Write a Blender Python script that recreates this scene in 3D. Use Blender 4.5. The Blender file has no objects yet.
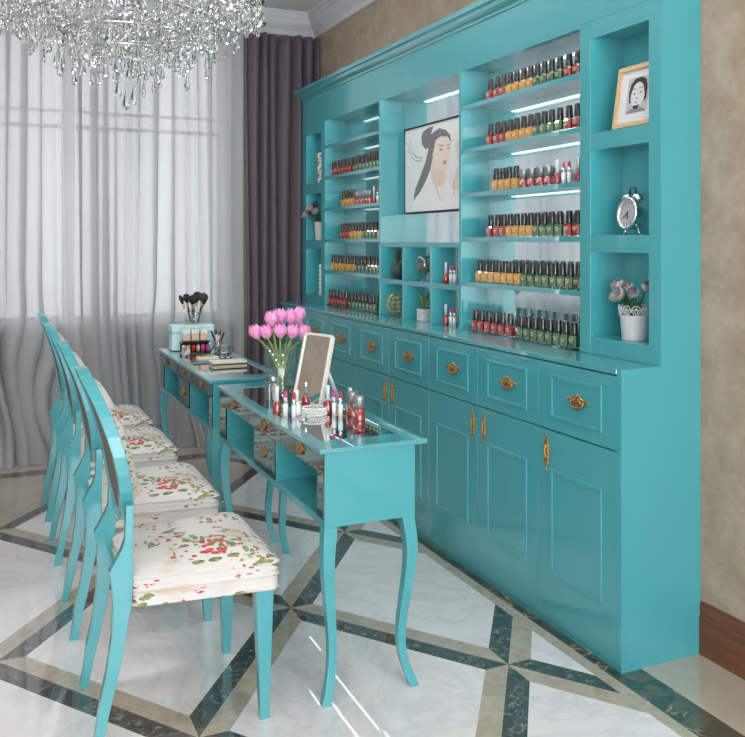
import bpy, bmesh, math, random
from mathutils import Vector, Matrix
PI = math.pi
sc = bpy.context.scene
COL = sc.collection
rnd = random.Random(7)

# ------------------------------------------------------------------ mesh builder
class MB:
    def __init__(self): self.v = []; self.f = []; self.m = []; self.s = []
    def add(self, vs, fs, mi=0, smooth=False):
        b = len(self.v); self.v += [tuple(p) for p in vs]
        for f in fs:
            self.f.append([b + i for i in f]); self.m.append(mi); self.s.append(smooth)
        return self
    def box(self, x0, x1, y0, y1, z0, z1, mi=0):
        return self.add([(x0,y0,z0),(x1,y0,z0),(x1,y1,z0),(x0,y1,z0),(x0,y0,z1),(x1,y0,z1),(x1,y1,z1),(x0,y1,z1)],
            [(0,3,2,1),(4,5,6,7),(0,1,5,4),(1,2,6,5),(2,3,7,6),(3,0,4,7)], mi)
    def loft(self, rings, mi=0, smooth=True, cap=True, closed=False):
        n = len(rings[0]); vs = [p for r in rings for p in r]; fs = []
        m = len(rings)
        for i in range(m if closed else m - 1):
            a = i * n; b = ((i + 1) % m) * n
            for j in range(n):
                k = (j + 1) % n
                fs.append((a + j, a + k, b + k, b + j))
        self.add(vs, fs, mi, smooth)
        if cap and not closed:
            b = len(self.v) - len(vs)
            self.f.append([b + j for j in range(n)][::-1]); self.m.append(mi); self.s.append(False)
            self.f.append([b + (m - 1) * n + j for j in range(n)]); self.m.append(mi); self.s.append(False)
        return self
    def lathe(self, prof, n=20, c=(0,0,0), mi=0, smooth=True, cap=True, sx=1, sy=1):
        return self.loft([[(c[0]+r*sx*math.cos(2*PI*j/n), c[1]+r*sy*math.sin(2*PI*j/n), c[2]+z) for j in range(n)] for r, z in prof], mi, smooth, cap)
    def tube(self, pts, rad, n=8, mi=0, smooth=True, closed=False):
        pts = [Vector(p) for p in pts]; rings = []; N = len(pts)
        up = None
        for i, p in enumerate(pts):
            if closed: t = pts[(i+1) % N] - pts[i-1]
            else: t = pts[min(i+1, N-1)] - pts[max(i-1, 0)]
            t.normalize()
            if up is None:
                up = Vector((0,0,1)) if abs(t.z) < .9 else Vector((1,0,0))
            a = t.cross(up)
            if a.length < 1e-4: a = t.cross(Vector((0,1,0)))
            a.normalize(); b = a.cross(t); up = b
            r = rad[i] if isinstance(rad, (list, tuple)) else rad
            rings.append([tuple(p + a*(r*math.cos(2*PI*j/n)) + b*(r*math.sin(2*PI*j/n))) for j in range(n)])
        return self.loft(rings, mi, smooth, not closed, closed)
    def prism_y(self, poly, y0, y1, mi=0, smooth=False):        # polygon in XZ extruded along Y
        return self.loft([[(x, y0, z) for x, z in poly], [(x, y1, z) for x, z in poly]], mi, smooth)
    def prism_x(self, poly, x0, x1, mi=0, smooth=False):        # polygon in YZ extruded along X
        return self.loft([[(x0, y, z) for y, z in poly], [(x1, y, z) for y, z in poly]], mi, smooth)
    def ball(self, c, r, n=10, mi=0, sx=1, sy=1, sz=1, smooth=True):
        k = max(4, n // 2 + 1)
        rings = []
        for i in range(k + 1):
            t = PI * i / k; rr = max(1e-4, math.sin(t))
            rings.append([(c[0]+r*sx*rr*math.cos(2*PI*j/n), c[1]+r*sy*rr*math.sin(2*PI*j/n), c[2]-r*sz*math.cos(t)) for j in range(n)])
        return self.loft(rings, mi, smooth)
    def xf(self, M):
        self.v = [tuple(M @ Vector(p)) for p in self.v]; return self
    def merge(self, o, M=None):
        vs = o.v if M is None else [tuple(M @ Vector(p)) for p in o.v]
        b = len(self.v); self.v += vs
        self.f += [[b+i for i in f] for f in o.f]; self.m += o.m; self.s += o.s
        return self
    def build(self, name, mats, parent=None, off=None, bevel=0, seg=2, recalc=True):
        me = bpy.data.meshes.new(name)
        vs = self.v if off is None else [(x-off[0], y-off[1], z-off[2]) for x, y, z in self.v]
        me.from_pydata(vs, [], self.f)
        if not isinstance(mats, (list, tuple)): mats = [mats]
        for m in mats: me.materials.append(m)
        me.polygons.foreach_set('material_index', self.m)
        me.polygons.foreach_set('use_smooth', self.s)
        if recalc:
            bm = bmesh.new(); bm.from_mesh(me); bmesh.ops.recalc_face_normals(bm, faces=bm.faces); bm.to_mesh(me); bm.free()
        me.update()
        o = bpy.data.objects.new(name, me); COL.objects.link(o)
        if parent is not None: o.parent = parent
        if bevel:
            md = o.modifiers.new('bevel', 'BEVEL'); md.width = bevel; md.segments = seg; md.limit_method = 'ANGLE'; md.angle_limit = math.radians(35)
        return o

def thing(name, label, cat, loc=(0,0,0), group=None, rz=0):
    o = bpy.data.objects.new(name, None); COL.objects.link(o); o.location = loc; o.rotation_euler = (0,0,rz)
    o.empty_display_size = .05
    return tag(o, label, cat, group)
def tag(o, label, cat, group=None):
    o['label'] = label; o['category'] = cat
    if group: o['group'] = group
    return o
def struct(name, mb, mats, **k):
    o = mb.build(name, mats, **k); o['kind'] = 'structure'; return o
def dup(o, parent=None):
    c = o.copy(); COL.objects.link(c)
    c.parent = parent
    for ch in list(o.children): dup(ch, c)
    return c
def dup_thing(o, loc, label, group=None, rz=None):
    c = dup(o); c.location = loc; c['label'] = label
    if group: c['group'] = group
    if rz is not None: c.rotation_euler = (0,0,rz)
    return c
ORD = ['first','second','third','fourth','fifth','sixth','seventh','eighth','ninth','tenth','eleventh','twelfth','thirteenth','fourteenth','fifteenth','sixteenth']

# ------------------------------------------------------------------ materials
class S:                                                      # little expression layer over math nodes
    def __init__(self, nt, s): self.nt = nt; self.s = s
    def _op(self, op, *a):
        n = self.nt.nodes.new('ShaderNodeMath'); n.operation = op
        for i, x in enumerate((self,) + a):
            if isinstance(x, S): self.nt.links.new(x.s, n.inputs[i])
            else: n.inputs[i].default_value = x
        return S(self.nt, n.outputs[0])
    def __add__(s, o): return s._op('ADD', o)
    def __sub__(s, o): return s._op('SUBTRACT', o)
    def __mul__(s, o): return s._op('MULTIPLY', o)
    def __truediv__(s, o): return s._op('DIVIDE', o)
    def floor(s): return s._op('FLOOR')
    def round(s): return s._op('ROUND')
    def abs(s): return s._op('ABSOLUTE')
    def gt(s, o): return s._op('GREATER_THAN', o)
    def lt(s, o): return s._op('LESS_THAN', o)
    def min(s, o): return s._op('MINIMUM', o)
    def max(s, o): return s._op('MAXIMUM', o)
    def sign_parity(s):                                       # (-1)^s
        m = (s * .5 - (s * .5).floor()) * 2.0                 # 0 or 1
        return m * -2.0 + 1.0
def mat(name):
    m = bpy.data.materials.new(name); m.use_nodes = True
    nt = m.node_tree; b = nt.nodes['Principled BSDF']
    return m, nt, b
def setp(b, **k):
    for n, v in k.items():
        b.inputs[n.replace('_', ' ')].default_value = v
def P(name, col, rough=.4, **k):
    m, nt, b = mat(name)
    b.inputs['Base Color'].default_value = (*col, 1); b.inputs['Roughness'].default_value = rough
    setp(b, **k); return m
def mixc(nt, f, a, b):
    n = nt.nodes.new('ShaderNodeMix'); n.data_type = 'RGBA'
    for i, x in ((0, f), (6, a), (7, b)):
        if isinstance(x, S): nt.links.new(x.s, n.inputs[i])
        elif hasattr(x, 'links'): nt.links.new(x, n.inputs[i])
        elif isinstance(x, tuple): n.inputs[i].default_value = (*x, 1)
        else: n.inputs[i].default_value = x
    return n.outputs[2]
def noise(nt, co, scale, detail=4, rough=.55, dist=0.):
    n = nt.nodes.new('ShaderNodeTexNoise'); n.inputs['Scale'].default_value = scale; n.inputs['Detail'].default_value = detail
    n.inputs['Roughness'].default_value = rough; n.inputs['Distortion'].default_value = dist
    if co is not None: nt.links.new(co, n.inputs['Vector'])
    return S(nt, n.outputs['Fac'])
def voro(nt, co, scale, rnd_=1., feat='F1'):
    n = nt.nodes.new('ShaderNodeTexVoronoi'); n.feature = feat; n.inputs['Scale'].default_value = scale; n.inputs['Randomness'].default_value = rnd_
    if co is not None: nt.links.new(co, n.inputs['Vector'])
    return n
def ramp(nt, f, stops):
    n = nt.nodes.new('ShaderNodeValToRGB'); r = n.color_ramp
    while len(r.elements) < len(stops): r.elements.new(.5)
    for e, (p, c) in zip(r.elements, stops): e.position = p; e.color = (*c, 1)
    nt.links.new(f.s if isinstance(f, S) else f, n.inputs[0]); return n.outputs[0]
def objco(nt):
    return nt.nodes.new('ShaderNodeTexCoord').outputs['Object']
def vscale(nt, co, s, rot=(0,0,0), loc=(0,0,0)):
    n = nt.nodes.new('ShaderNodeMapping'); n.inputs['Scale'].default_value = s; n.inputs['Rotation'].default_value = rot; n.inputs['Location'].default_value = loc
    nt.links.new(co, n.inputs['Vector']); return n.outputs[0]
def sep(nt, co):
    n = nt.nodes.new('ShaderNodeSeparateXYZ'); nt.links.new(co, n.inputs[0]); return [S(nt, o) for o in n.outputs]
def bump(nt, b, f, strength, dist=.01):
    n = nt.nodes.new('ShaderNodeBump'); n.inputs['Strength'].default_value = strength; n.inputs['Distance'].default_value = dist
    nt.links.new(f.s if isinstance(f, S) else f, n.inputs['Height']); nt.links.new(n.outputs[0], b.inputs['Normal'])

TEALC = (.062, .36, .402)
M_teal = P('teal_lacquer', TEALC, .35, Coat_Weight=1., Coat_Roughness=.02, Coat_IOR=1.46)
M_tealhi = P('teal_high_gloss', TEALC, .35, Coat_Weight=1., Coat_Roughness=.015, Coat_IOR=2.1)
M_tealchair = P('teal_satin_paint', TEALC, .38, Coat_Weight=1., Coat_Roughness=.1, Coat_IOR=1.5)
def mk_backpanel():
    m, nt, b = mat('teal_glass_backing')
    b.inputs['Base Color'].default_value = (*TEALC, 1); setp(b, Roughness=.3, Coat_Weight=1., Coat_Roughness=.01, Coat_IOR=2.0)
    g = nt.nodes.new('ShaderNodeBsdfGlossy'); g.inputs['Roughness'].default_value = .07; g.inputs['Color'].default_value = (.95, .98, .98, 1)
    mx = nt.nodes.new('ShaderNodeMixShader'); mx.inputs[0].default_value = .60
    nt.links.new(b.outputs[0], mx.inputs[1]); nt.links.new(g.outputs[0], mx.inputs[2])
    nt.links.new(mx.outputs[0], nt.nodes['Material Output'].inputs[0]); return m
M_backpanel = mk_backpanel()
M_mirror = P('silvered_mirror', (.93,.94,.94), .01, Metallic=1.)
M_smoke = P('smoked_mirror', (.15,.27,.28), .04, Metallic=1.)
M_tray = P('dark_table_mirror', (.62,.68,.69), .015, Metallic=1.)
M_gold = P('antique_gold', (.52,.30,.115), .30, Metallic=1.)
M_wire = P('gold_wire', (.75,.55,.22), .3, Metallic=1.)
M_chrome = P('chrome', (.80,.81,.82), .16, Metallic=1.)
M_steel = P('brushed_steel', (.36,.36,.37), .38, Metallic=.75)
M_black = P('black_gloss', (.012,.012,.014), .22, Coat_Weight=1., Coat_Roughness=.05)
M_blackmat = P('black_matte', (.015,.014,.014), .7)
M_red = P('red_polish', (.30,.012,.018), .12, Coat_Weight=1., Coat_IOR=1.9)
M_orange = P('amber_polish', (.58,.27,.035), .12, Coat_Weight=1., Coat_IOR=1.9)
M_green = P('green_polish', (.016,.11,.032), .12, Coat_Weight=1., Coat_IOR=1.9)
M_nude = P('nude_polish', (.62,.40,.33), .12, Coat_Weight=1., Coat_IOR=1.9)
M_pink = P('pink_lipstick', (.62,.06,.28), .3)
M_redlip = P('red_lipstick', (.55,.02,.025), .3)
M_print = P('pale_gold_print', (.70,.58,.40), .4)
M_white = P('white_gloss', (.80,.80,.80), .2, Coat_Weight=1.)
M_ceramic = P('white_ceramic', (.72,.71,.72), .35)
M_backsheet = P('taupe_sheet', (.16,.13,.115), .8)
M_cream = P('cream_plastic', (.80,.74,.68), .3)
M_glass = P('clear_glass', (1,1,1), .0, Transmission_Weight=1., IOR=1.3)
def mk_thin(name, col, g_):
    m, nt, b = mat(name)
    t = nt.nodes.new('ShaderNodeBsdfTransparent'); t.inputs['Color'].default_value = (*col, 1)
    g = nt.nodes.new('ShaderNodeBsdfGlossy'); g.inputs['Roughness'].default_value = .01
    mx = nt.nodes.new('ShaderNodeMixShader'); mx.inputs[0].default_value = g_
    nt.links.new(t.outputs[0], mx.inputs[1]); nt.links.new(g.outputs[0], mx.inputs[2]); nt.links.new(mx.outputs[0], nt.nodes['Material Output'].inputs[0]); return m
M_thin = mk_thin('thin_clear_glass', (.97,.985,.985), .13)
M_water = mk_thin('water', (.90,.95,.94), .10)
M_crystal = P('crystal_glass', (.97,.98,.98), .0, Transmission_Weight=1., IOR=1.58)
M_champ = P('champagne_plastic', (.66,.58,.46), .25)
M_pearl = P('pearl', (.82,.82,.80), .18, Coat_Weight=1.)
M_stem = P('tulip_green', (.20,.33,.06), .45)
M_leaf = P('leaf_green', (.05,.14,.05), .45)
M_darkleaf = P('dark_leaf', (.10,.10,.03), .5)
M_grey = P('charcoal', (.05,.05,.055), .35)
M_mint = P('mint_leather', (.40,.66,.66), .5)
M_woodframe = P('light_maple', (.62,.42,.24), .45)
M_mat = P('picture_mount', (.66,.67,.70), .8)
M_bulb = P('frosted_bulb', (.85,.84,.8), .3)
M_led, _nt, _b = mat('led_light'); setp(_b, Emission_Color=(.88,1,1,1), Emission_Strength=1.6)
def mk_tulip(name, a, c):
    m, nt, b = mat(name); co = objco(nt); n = noise(nt, vscale(nt, co, (60,60,14)), 2.5, 3)
    nt.links.new(ramp(nt, n, [(.35, a), (.65, c)]), b.inputs['Base Color']); setp(b, Roughness=.5, Subsurface_Weight=.0); return m
M_tulip = mk_tulip('pink_petal', (.72,.20,.50), (.85,.42,.68))
M_greytulip = mk_tulip('grey_petal', (.20,.18,.19), (.48,.45,.45))
M_peony = mk_tulip('white_petal', (.70,.58,.52), (.85,.80,.76))
def mk_quilt():
    m, nt, b = mat('mint_leather_texture'); co = objco(nt)
    w = noise(nt, co, 220., 2); b.inputs['Base Color'].default_value = (.58,.84,.85,1); setp(b, Roughness=.45)
    bump(nt, b, w, .4, .002); return m
M_case = mk_quilt()
def mk_plaster(name, a, c, sc_=7., rough=.85):
    m, nt, b = mat(name); co = objco(nt)
    n = noise(nt, co, sc_, 8, .62, .6); n2 = noise(nt, co, 34., 4, .6)
    f = n * .75 + n2 * .25
    nt.links.new(ramp(nt, f, [(.36, a), (.62, c)]), b.inputs['Base Color']); b.inputs['Roughness'].default_value = rough
    bump(nt, b, f, .12, .004); return m
M_wall = mk_plaster('beige_wallpaper', (.315,.247,.180), (.43,.352,.272))
M_wall2 = mk_plaster('pale_wallpaper', (.50,.425,.335), (.62,.54,.44))
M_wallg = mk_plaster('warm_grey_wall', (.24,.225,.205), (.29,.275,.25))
M_ceil = P('ceiling_white', (.74,.75,.77), .9)
M_crown = P('crown_paint', (.66,.68,.71), .6)
def mk_wood():
    m, nt, b = mat('brown_wood'); co = objco(nt)
    n = noise(nt, vscale(nt, co, (18, 1.2, 18)), 3., 5, .6, .5)
    nt.links.new(ramp(nt, n, [(.3, (.115,.036,.014)), (.7, (.20,.072,.030))]), b.inputs['Base Color']); setp(b, Roughness=.35); return m
M_wood = mk_wood()
M_frame = P('window_white', (.78,.79,.80), .4)
def mk_pane():
    m, nt, b = mat('window_pane')
    t = nt.nodes.new('ShaderNodeBsdfTransparent'); g = nt.nodes.new('ShaderNodeBsdfGlossy'); g.inputs['Roughness'].default_value = 0
    mx = nt.nodes.new('ShaderNodeMixShader'); mx.inputs[0].default_value = .07
    nt.links.new(t.outputs[0], mx.inputs[1]); nt.links.new(g.outputs[0], mx.inputs[2]); nt.links.new(mx.outputs[0], nt.nodes['Material Output'].inputs[0]); return m
M_pane = mk_pane()
def mk_sheer():
    m, nt, b = mat('sheer_voile')
    t = nt.nodes.new('ShaderNodeBsdfTransparent')
    tl = nt.nodes.new('ShaderNodeBsdfTranslucent'); tl.inputs['Color'].default_value = (.76,.77,.79,1)
    d = nt.nodes.new('ShaderNodeBsdfDiffuse'); d.inputs['Color'].default_value = (.46,.463,.475,1)
    m1 = nt.nodes.new('ShaderNodeMixShader'); m1.inputs[0].default_value = .76
    nt.links.new(tl.outputs[0], m1.inputs[1]); nt.links.new(d.outputs[0], m1.inputs[2])
    m2 = nt.nodes.new('ShaderNodeMixShader'); m2.inputs[0].default_value = .90
    nt.links.new(t.outputs[0], m2.inputs[1]); nt.links.new(m1.outputs[0], m2.inputs[2])
    nt.links.new(m2.outputs[0], nt.nodes['Material Output'].inputs[0]); return m
M_sheer = mk_sheer()
M_drape = P('plum_drape', (.120,.092,.116), .7, Sheen_Weight=.15, Sheen_Roughness=.4)

def mk_floor():
    m, nt, b = mat('polished_marble_floor')
    co = objco(nt); x, y, z = sep(nt, co)
    u = (x - 1.023) / .498 + (y - 3.018) / .691
    w = (x - 1.023) / .498 - (y - 3.018) / .691
    ku = (u * .5).round(); kw = (w * .5).round(); du = u - ku * 2.0; dw = w - kw * 2.0
    fu = (u * .5).floor(); fw = (w * .5).floor()
    su = (fw + ku + 1.0).sign_parity(); sw = (fu + kw).sign_parity()
    useW = du.abs().gt(dw.abs())
    val = useW * (dw * sw) + (useW * -1.0 + 1.0) * (du * su)
    band = du.abs().min(dw.abs()).lt(.172)
    dark = band * val.gt(0.0); light = band * val.lt(0.0)
    creamcell = (fu - fw).gt(2.5)
    vein = noise(nt, co, 1.7, 9, .62, 2.2); cloud = noise(nt, co, 3.1, 3)
    tile = ramp(nt, vein, [(.42, (.87,.84,.845)), (.495, (.77,.75,.76)), (.52, (.86,.83,.835)), (.7, (.90,.87,.875))])
    crm = ramp(nt, cloud, [(.3, (.44,.38,.295)), (.7, (.55,.485,.39))])
    beige = ramp(nt, noise(nt, co, 16., 6, .65, 1.2), [(.3, (.38,.32,.235)), (.7, (.56,.49,.39))])
    dk = ramp(nt, noise(nt, co, 26., 8, .7, 1.5), [(.40, (.018,.019,.018)), (.54, (.070,.066,.058)), (.62, (.24,.22,.19))])
    vd = voro(nt, co, 30., 1., 'DISTANCE_TO_EDGE')
    wn_ = nt.nodes.new('ShaderNodeTexNoise'); wn_.inputs['Scale'].default_value = 16.; wn_.inputs['Detail'].default_value = 5.; nt.links.new(co, wn_.inputs['Vector'])
    vm_ = nt.nodes.new('ShaderNodeVectorMath'); vm_.operation = 'MULTIPLY_ADD'; nt.links.new(wn_.outputs['Color'], vm_.inputs[0]); vm_.inputs[1].default_value = (.075,)*3; nt.links.new(co, vm_.inputs[2])
    ve = voro(nt, vm_.outputs[0], 19., 1., 'DISTANCE_TO_EDGE')
    emp = ramp(nt, S(nt, ve.outputs['Distance']) + (noise(nt, co, 60., 5) - .5) * .10, [(.01, (.42,.32,.18)), (.05, (.26,.17,.075)), (.11, (.09,.06,.03)), (.20, (.018,.020,.016))])
    em2 = ramp(nt, noise(nt, co, 11., 9, .72, 1.6), [(.40, (.010,.015,.013)), (.50, (.040,.036,.026)), (.57, (.17,.115,.055)), (.61, (.05,.035,.018)), (.68, (.27,.20,.11))])
    msk = ((noise(nt, co, 5.5, 3) - .53) * 14.0).max(0.0).min(.85)
    emp = mixc(nt, msk, em2, emp)
    c = mixc(nt, creamcell, tile, crm)
    c = mixc(nt, dark, c, dk); c = mixc(nt, light, c, beige)
    bd = (x - 1.730).max(y - 5.300)
    c = mixc(nt, bd.gt(0.0), c, beige); c = mixc(nt, bd.gt(.043), c, emp); c = mixc(nt, bd.gt(.160), c, crm)
    nt.links.new(c, b.inputs['Base Color'])
    setp(b, Roughness=.25, Coat_Weight=1., Coat_Roughness=.012, Coat_IOR=1.9)
    return m
M_floor = mk_floor()

def mk_fabric():
    m, nt, b = mat('floral_fabric'); co = objco(nt)
    co = vscale(nt, co, (1, 1, 3.5))
    wn = nt.nodes.new('ShaderNodeTexNoise'); wn.inputs['Scale'].default_value = 30.; nt.links.new(co, wn.inputs['Vector'])
    vm = nt.nodes.new('ShaderNodeVectorMath'); vm.operation = 'MULTIPLY_ADD'; nt.links.new(wn.outputs['Color'], vm.inputs[0]); vm.inputs[1].default_value = (.018,)*3; nt.links.new(co, vm.inputs[2]); wc = vm.outputs[0]
    big = S(nt, voro(nt, wc, 4.8, .8).outputs['Distance'])
    big2 = S(nt, voro(nt, vscale(nt, wc, (1,1,1), loc=(.37,.21,.1)), 7.5, .9).outputs['Distance'])
    dots = S(nt, voro(nt, wc, 46.).outputs['Distance'])
    dots2 = S(nt, voro(nt, wc, 34.).outputs['Distance'])
    lf = S(nt, voro(nt, vscale(nt, wc, (1, 2.6, 1), rot=(0,0,.6)), 20.).outputs['Distance'])
    lf2 = S(nt, voro(nt, vscale(nt, wc, (2.6, 1, 1), rot=(0,0,.5)), 19.).outputs['Distance'])
    base = (.66,.645,.62)
    pale = noise(nt, co, 11., 3)
    c = ramp(nt, pale, [(.42, base), (.60, (.62,.60,.58)), (.7, (.60,.50,.40))])
    leaf = (lf.lt(.40) * big.lt(.46) * big.gt(.10)).max(lf2.lt(.42) * big2.lt(.33))
    gv = noise(nt, co, 50., 2)
    gcol = ramp(nt, gv, [(.35, (.10,.15,.04)), (.55, (.24,.29,.10)), (.7, (.36,.36,.27))])
    c = mixc(nt, leaf, c, gcol)
    red = dots.lt(.50) * big.lt(.24)
    red2 = dots2.lt(.30) * big2.lt(.50) * big2.gt(.24)
    rcol = ramp(nt, noise(nt, co, 90., 2), [(.35, (.42,.015,.02)), (.65, (.62,.10,.09))])
    c = mixc(nt, red.max(red2), c, rcol)
    nt.links.new(c, b.inputs['Base Color']); setp(b, Roughness=.75, Sheen_Weight=.1)
    return m
M_fabric = mk_fabric()

# ------------------------------------------------------------------ the room
XW, YW, ZC = 2.140, 5.776, 2.97
XL, YB = -2.6, -2.7
struct('floor', MB().box(XL-.1, XW+.1, YB-.1, YW+.3, -.06, 0), M_floor)
struct('ceiling', MB().box(XL-.1, XW+.1, YB-.1, YW+.3, ZC, ZC+.08), M_ceil)
struct('wall_right', MB().box(XW, XW+.1, YB, YW+.3, 0, ZC), M_wall)
struct('wall_left', MB().box(XL-.1, XL, YB, YW+.3, 0, ZC), M_wall2)
WX0, WX1, WZ0, WZ1 = -1.15, 1.53, .82, 2.74
wb = MB().box(XL, XW, YW, YW+.26, 0, WZ0).box(XL, XW, YW, YW+.26, WZ1, ZC).box(XL, WX0, YW, YW+.26, WZ0, WZ1).box(WX1, XW, YW, YW+.26, WZ0, WZ1)
struct('wall_front', wb, M_wallg)
# window behind the curtains
w1 = MB()
for a, b_ in ((WX0, WX0+.06), (WX1-.06, WX1), (.44, .52), (-.61, -.53)): w1.box(a, b_, YW+.17, YW+.22, WZ0, WZ1)
for a, b_ in ((WZ0, WZ0+.05), (WZ1-.05, WZ1), (2.10, 2.125), (2.205, 2.222)): w1.box(WX0, WX1, YW+.165, YW+.225, a, b_)
win1 = struct('window_1', w1, M_frame)
MB().box(WX0, WX1, YW+.192, YW+.198, WZ0, WZ1).build('pane', M_pane, win1)
MB().box(WX0-.05, WX1+.05, YW-.01, YW+.16, WZ0, WZ0+.02).build('sill', M_frame, win1)
# unseen full width glazing added behind the camera to light the room
w2 = MB()
for k in range(6):
    xx = XL + .05 + k * (XW - XL - .1) / 5; w2.box(xx-.035, xx+.035, YB-.05, YB+.05, 0, ZC)
for a, b_ in ((0, .1), (ZC-.12, ZC), (2.15, 2.23)): w2.box(XL, XW, YB-.045, YB+.045, a, b_)
win2 = struct('window_added', w2, M_frame)
MB().box(XL, XW, YB-.004, YB+.004, .1, ZC-.12).build('pane', M_pane, win2)
# unseen ceiling fill lights, added to brighten the floor and doors
M_fill, _nt, _b = mat('ceiling_fill_glow'); setp(_b, Emission_Color=(1,.985,.96,1), Emission_Strength=16.)
dl0 = None
for k, (x, y) in enumerate(((-.75,.4),(1.15,.4),(-.75,1.9),(1.15,1.9),(-.75,3.2),(1.30,3.2),(-.75,4.4),(1.15,4.5))):
    lb = 'added round ceiling fill light, ' + ORD[k] + ' of the two rows counted from the rear glazing'
    if dl0 is None:
        dl0 = thing('ceiling_fill_light', lb, 'ceiling light', (x, y, ZC), 'added ceiling fill lights')
        MB().lathe([(.165,0),(.165,-.006),(.150,-.010),(.142,-.006),(.142,-.001)], 32, cap=False).build('trim_ring', M_ceil, dl0)
        MB().lathe([(.141,-.004),(.141,-.0005)], 32).build('diffuser', M_fill, dl0)
    else: dup_thing(dl0, (x, y, ZC), lb, 'added ceiling fill lights')
# mouldings
def sweep_wall(prof, axis, a, b_, pos, sgn):
    r0, r1 = [], []
    for d, z in prof:
        if axis == 'y': r0.append((pos + sgn*d, a, z)); r1.append((pos + sgn*d, b_, z))
        else: r0.append((a, pos + sgn*d, z)); r1.append((b_, pos + sgn*d, z))
    return [r0, r1]
crown = [(0,2.817),(.006,2.817),(.010,2.832)] + [(.010+.052*math.sin(t*PI/2)**1.6, 2.836+.078*t) for t in [i/7 for i in range(1,8)]] + \
        [(.066,2.914),(.066,2.924),(.074,2.926),(.080,2.936),(.084,2.944),(.084,2.952),(.092,2.954),(.096,2.962),(.096,ZC),(0,ZC)]
cm = MB()
# mitred at the corner: extend each run into the corner and cut by geometry of the profile
r0 = [(XW-d, YB, z) for d, z in crown]; r1 = [(XW-d, YW-d, z) for d, z in crown]; r2 = [(XL, YW-d, z) for d, z in crown]
cm.loft([r0, r1, r2], 0, False)
struct('trim_1', cm, M_crown)
bp = [(0,0),(.009,0),(.009,.126),(.0045,.130),(.0045,.137),(.0075,.140),(.0075,.150),(.005,.168),(.002,.175),(0,.175)]
for a, b_ in ((YB, 2.129), (5.575, YW)): struct('baseboard_right', MB().loft(sweep_wall(bp, 'y', a, b_, XW, -1), 0, False), M_wood)
struct('baseboard_front', MB().loft(sweep_wall(bp, 'x', XL, XW-.03, YW, -1), 0, False), M_wood)
struct('baseboard_left', MB().loft(sweep_wall(bp, 'y', YB, YW, XL, 1), 0, False), M_wood)

# ------------------------------------------------------------------ curtains
def fold_sheet(x0, x1, nx, nz, ztop, yf):
    m = MB(); vs = []; fs = []
    for j in range(nz + 1):
        t = j / nz; z = ztop * (1 - t) ** 1.0
        for i in range(nx + 1):
            x = x0 + (x1 - x0) * i / nx
            dx, yy = yf(x, z)
            vs.append((x + dx, yy, z + .002))
    for j in range(nz):
        for i in range(nx):
            a = j*(nx+1)+i; fs.append((a, a+1, a+nx+2, a+nx+1))
    return m.add(vs, fs, 0, True)
wv = [(rnd.uniform(0, 6.28), rnd.uniform(.8, 1.2)) for _ in range(12)]
def sheer_y(x, z):
    low = max(0, 1 - z / 1.15); low2 = max(0, 1 - z / .45)
    ph = x * 68 + 2.6 * math.sin(x * 5.3 + wv[0][0]) + 1.6 * math.sin(x * 11.7 + wv[1][0]) + .5 * math.sin(z * 1.1 + x * 8)
    ph += low * (2.4 * math.sin(z * 5.0 + x * 6.1 + wv[2][0]) + 1.3 * math.sin(z * 9 + x * 13))
    a = .020 * (1 + .5 * math.sin(x * 9 + wv[3][0]) + .3 * math.sin(x * 23 + wv[4][0])) * (1 + .35 * math.sin(z * 1.3 + x * 4))
    y = math.sin(ph) * a * 1.15 + 0.010 * math.sin(2.0 * ph + 1.2 + z * .7) + .0012 * math.sin(4.1 * ph + .5)
    y += .014 * math.sin(x * 17 + wv[5][0] + z * .9)
    y -= .04 * low + .055 * low2 ** 2 * (1 + .8 * math.sin(x * 9 + 1)) + low * .034 * math.sin(x * 13 + z * 4.5 + wv[6][0])
    dx = low * .030 * math.sin(z * 6 + x * 7 + wv[7][0]) + low2 * .02 * math.sin(x * 21) + (.027 + .016 * math.sin(x * 15 + wv[8][0] + z * .5)) * math.sin(ph + 1.9)
    e = min(1, max(0, (x+.245)/.12), max(0, (1.595-x)/.12)); return dx*e, 5.728 + (y - .012) * (.25 + .75*e)
sh = fold_sheet(-.245, 1.595, 760, 90, 2.79, sheer_y).build('sheer_curtain', M_sheer, recalc=False)
tag(sh, 'white translucent sheer curtain hanging across the window between the plum drapes', 'curtain')
def drape_y(sd):
    def f(x, z):
        ph = x * 2*PI/.077 + .7 * math.sin(x * 14 + sd) + .35 * math.sin(z * 1.6 + x * 9 + sd)
        a = .125 * (1 + .2 * math.sin(x * 19 + sd))
        y = -a * abs(math.sin(ph / 2)) ** .5
        return .006 * math.sin(z * 2 + x * 31), 5.765 + y - .008 * max(0, 1 - z / .5)
    return f
dr = fold_sheet(1.612, 2.130, 300, 40, 2.785, drape_y(1.3)).build('drape_curtain', M_drape, recalc=False)
tag(dr, 'plum purple pleated drape hanging beside the teal wall cabinet', 'curtain')
dl = fold_sheet(-.80, -.27, 300, 40, 2.785, drape_y(3.9)).build('drape_curtain', M_drape, recalc=False)
tag(dl, 'plum purple pleated drape at the far end of the sheer curtain, away from the cabinet', 'curtain')
for d_ in (dr, dl, sh):
    md = d_.modifiers.new('solid', 'SOLIDIFY') if d_ is not sh else None
    if md: md.thickness = .004

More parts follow.
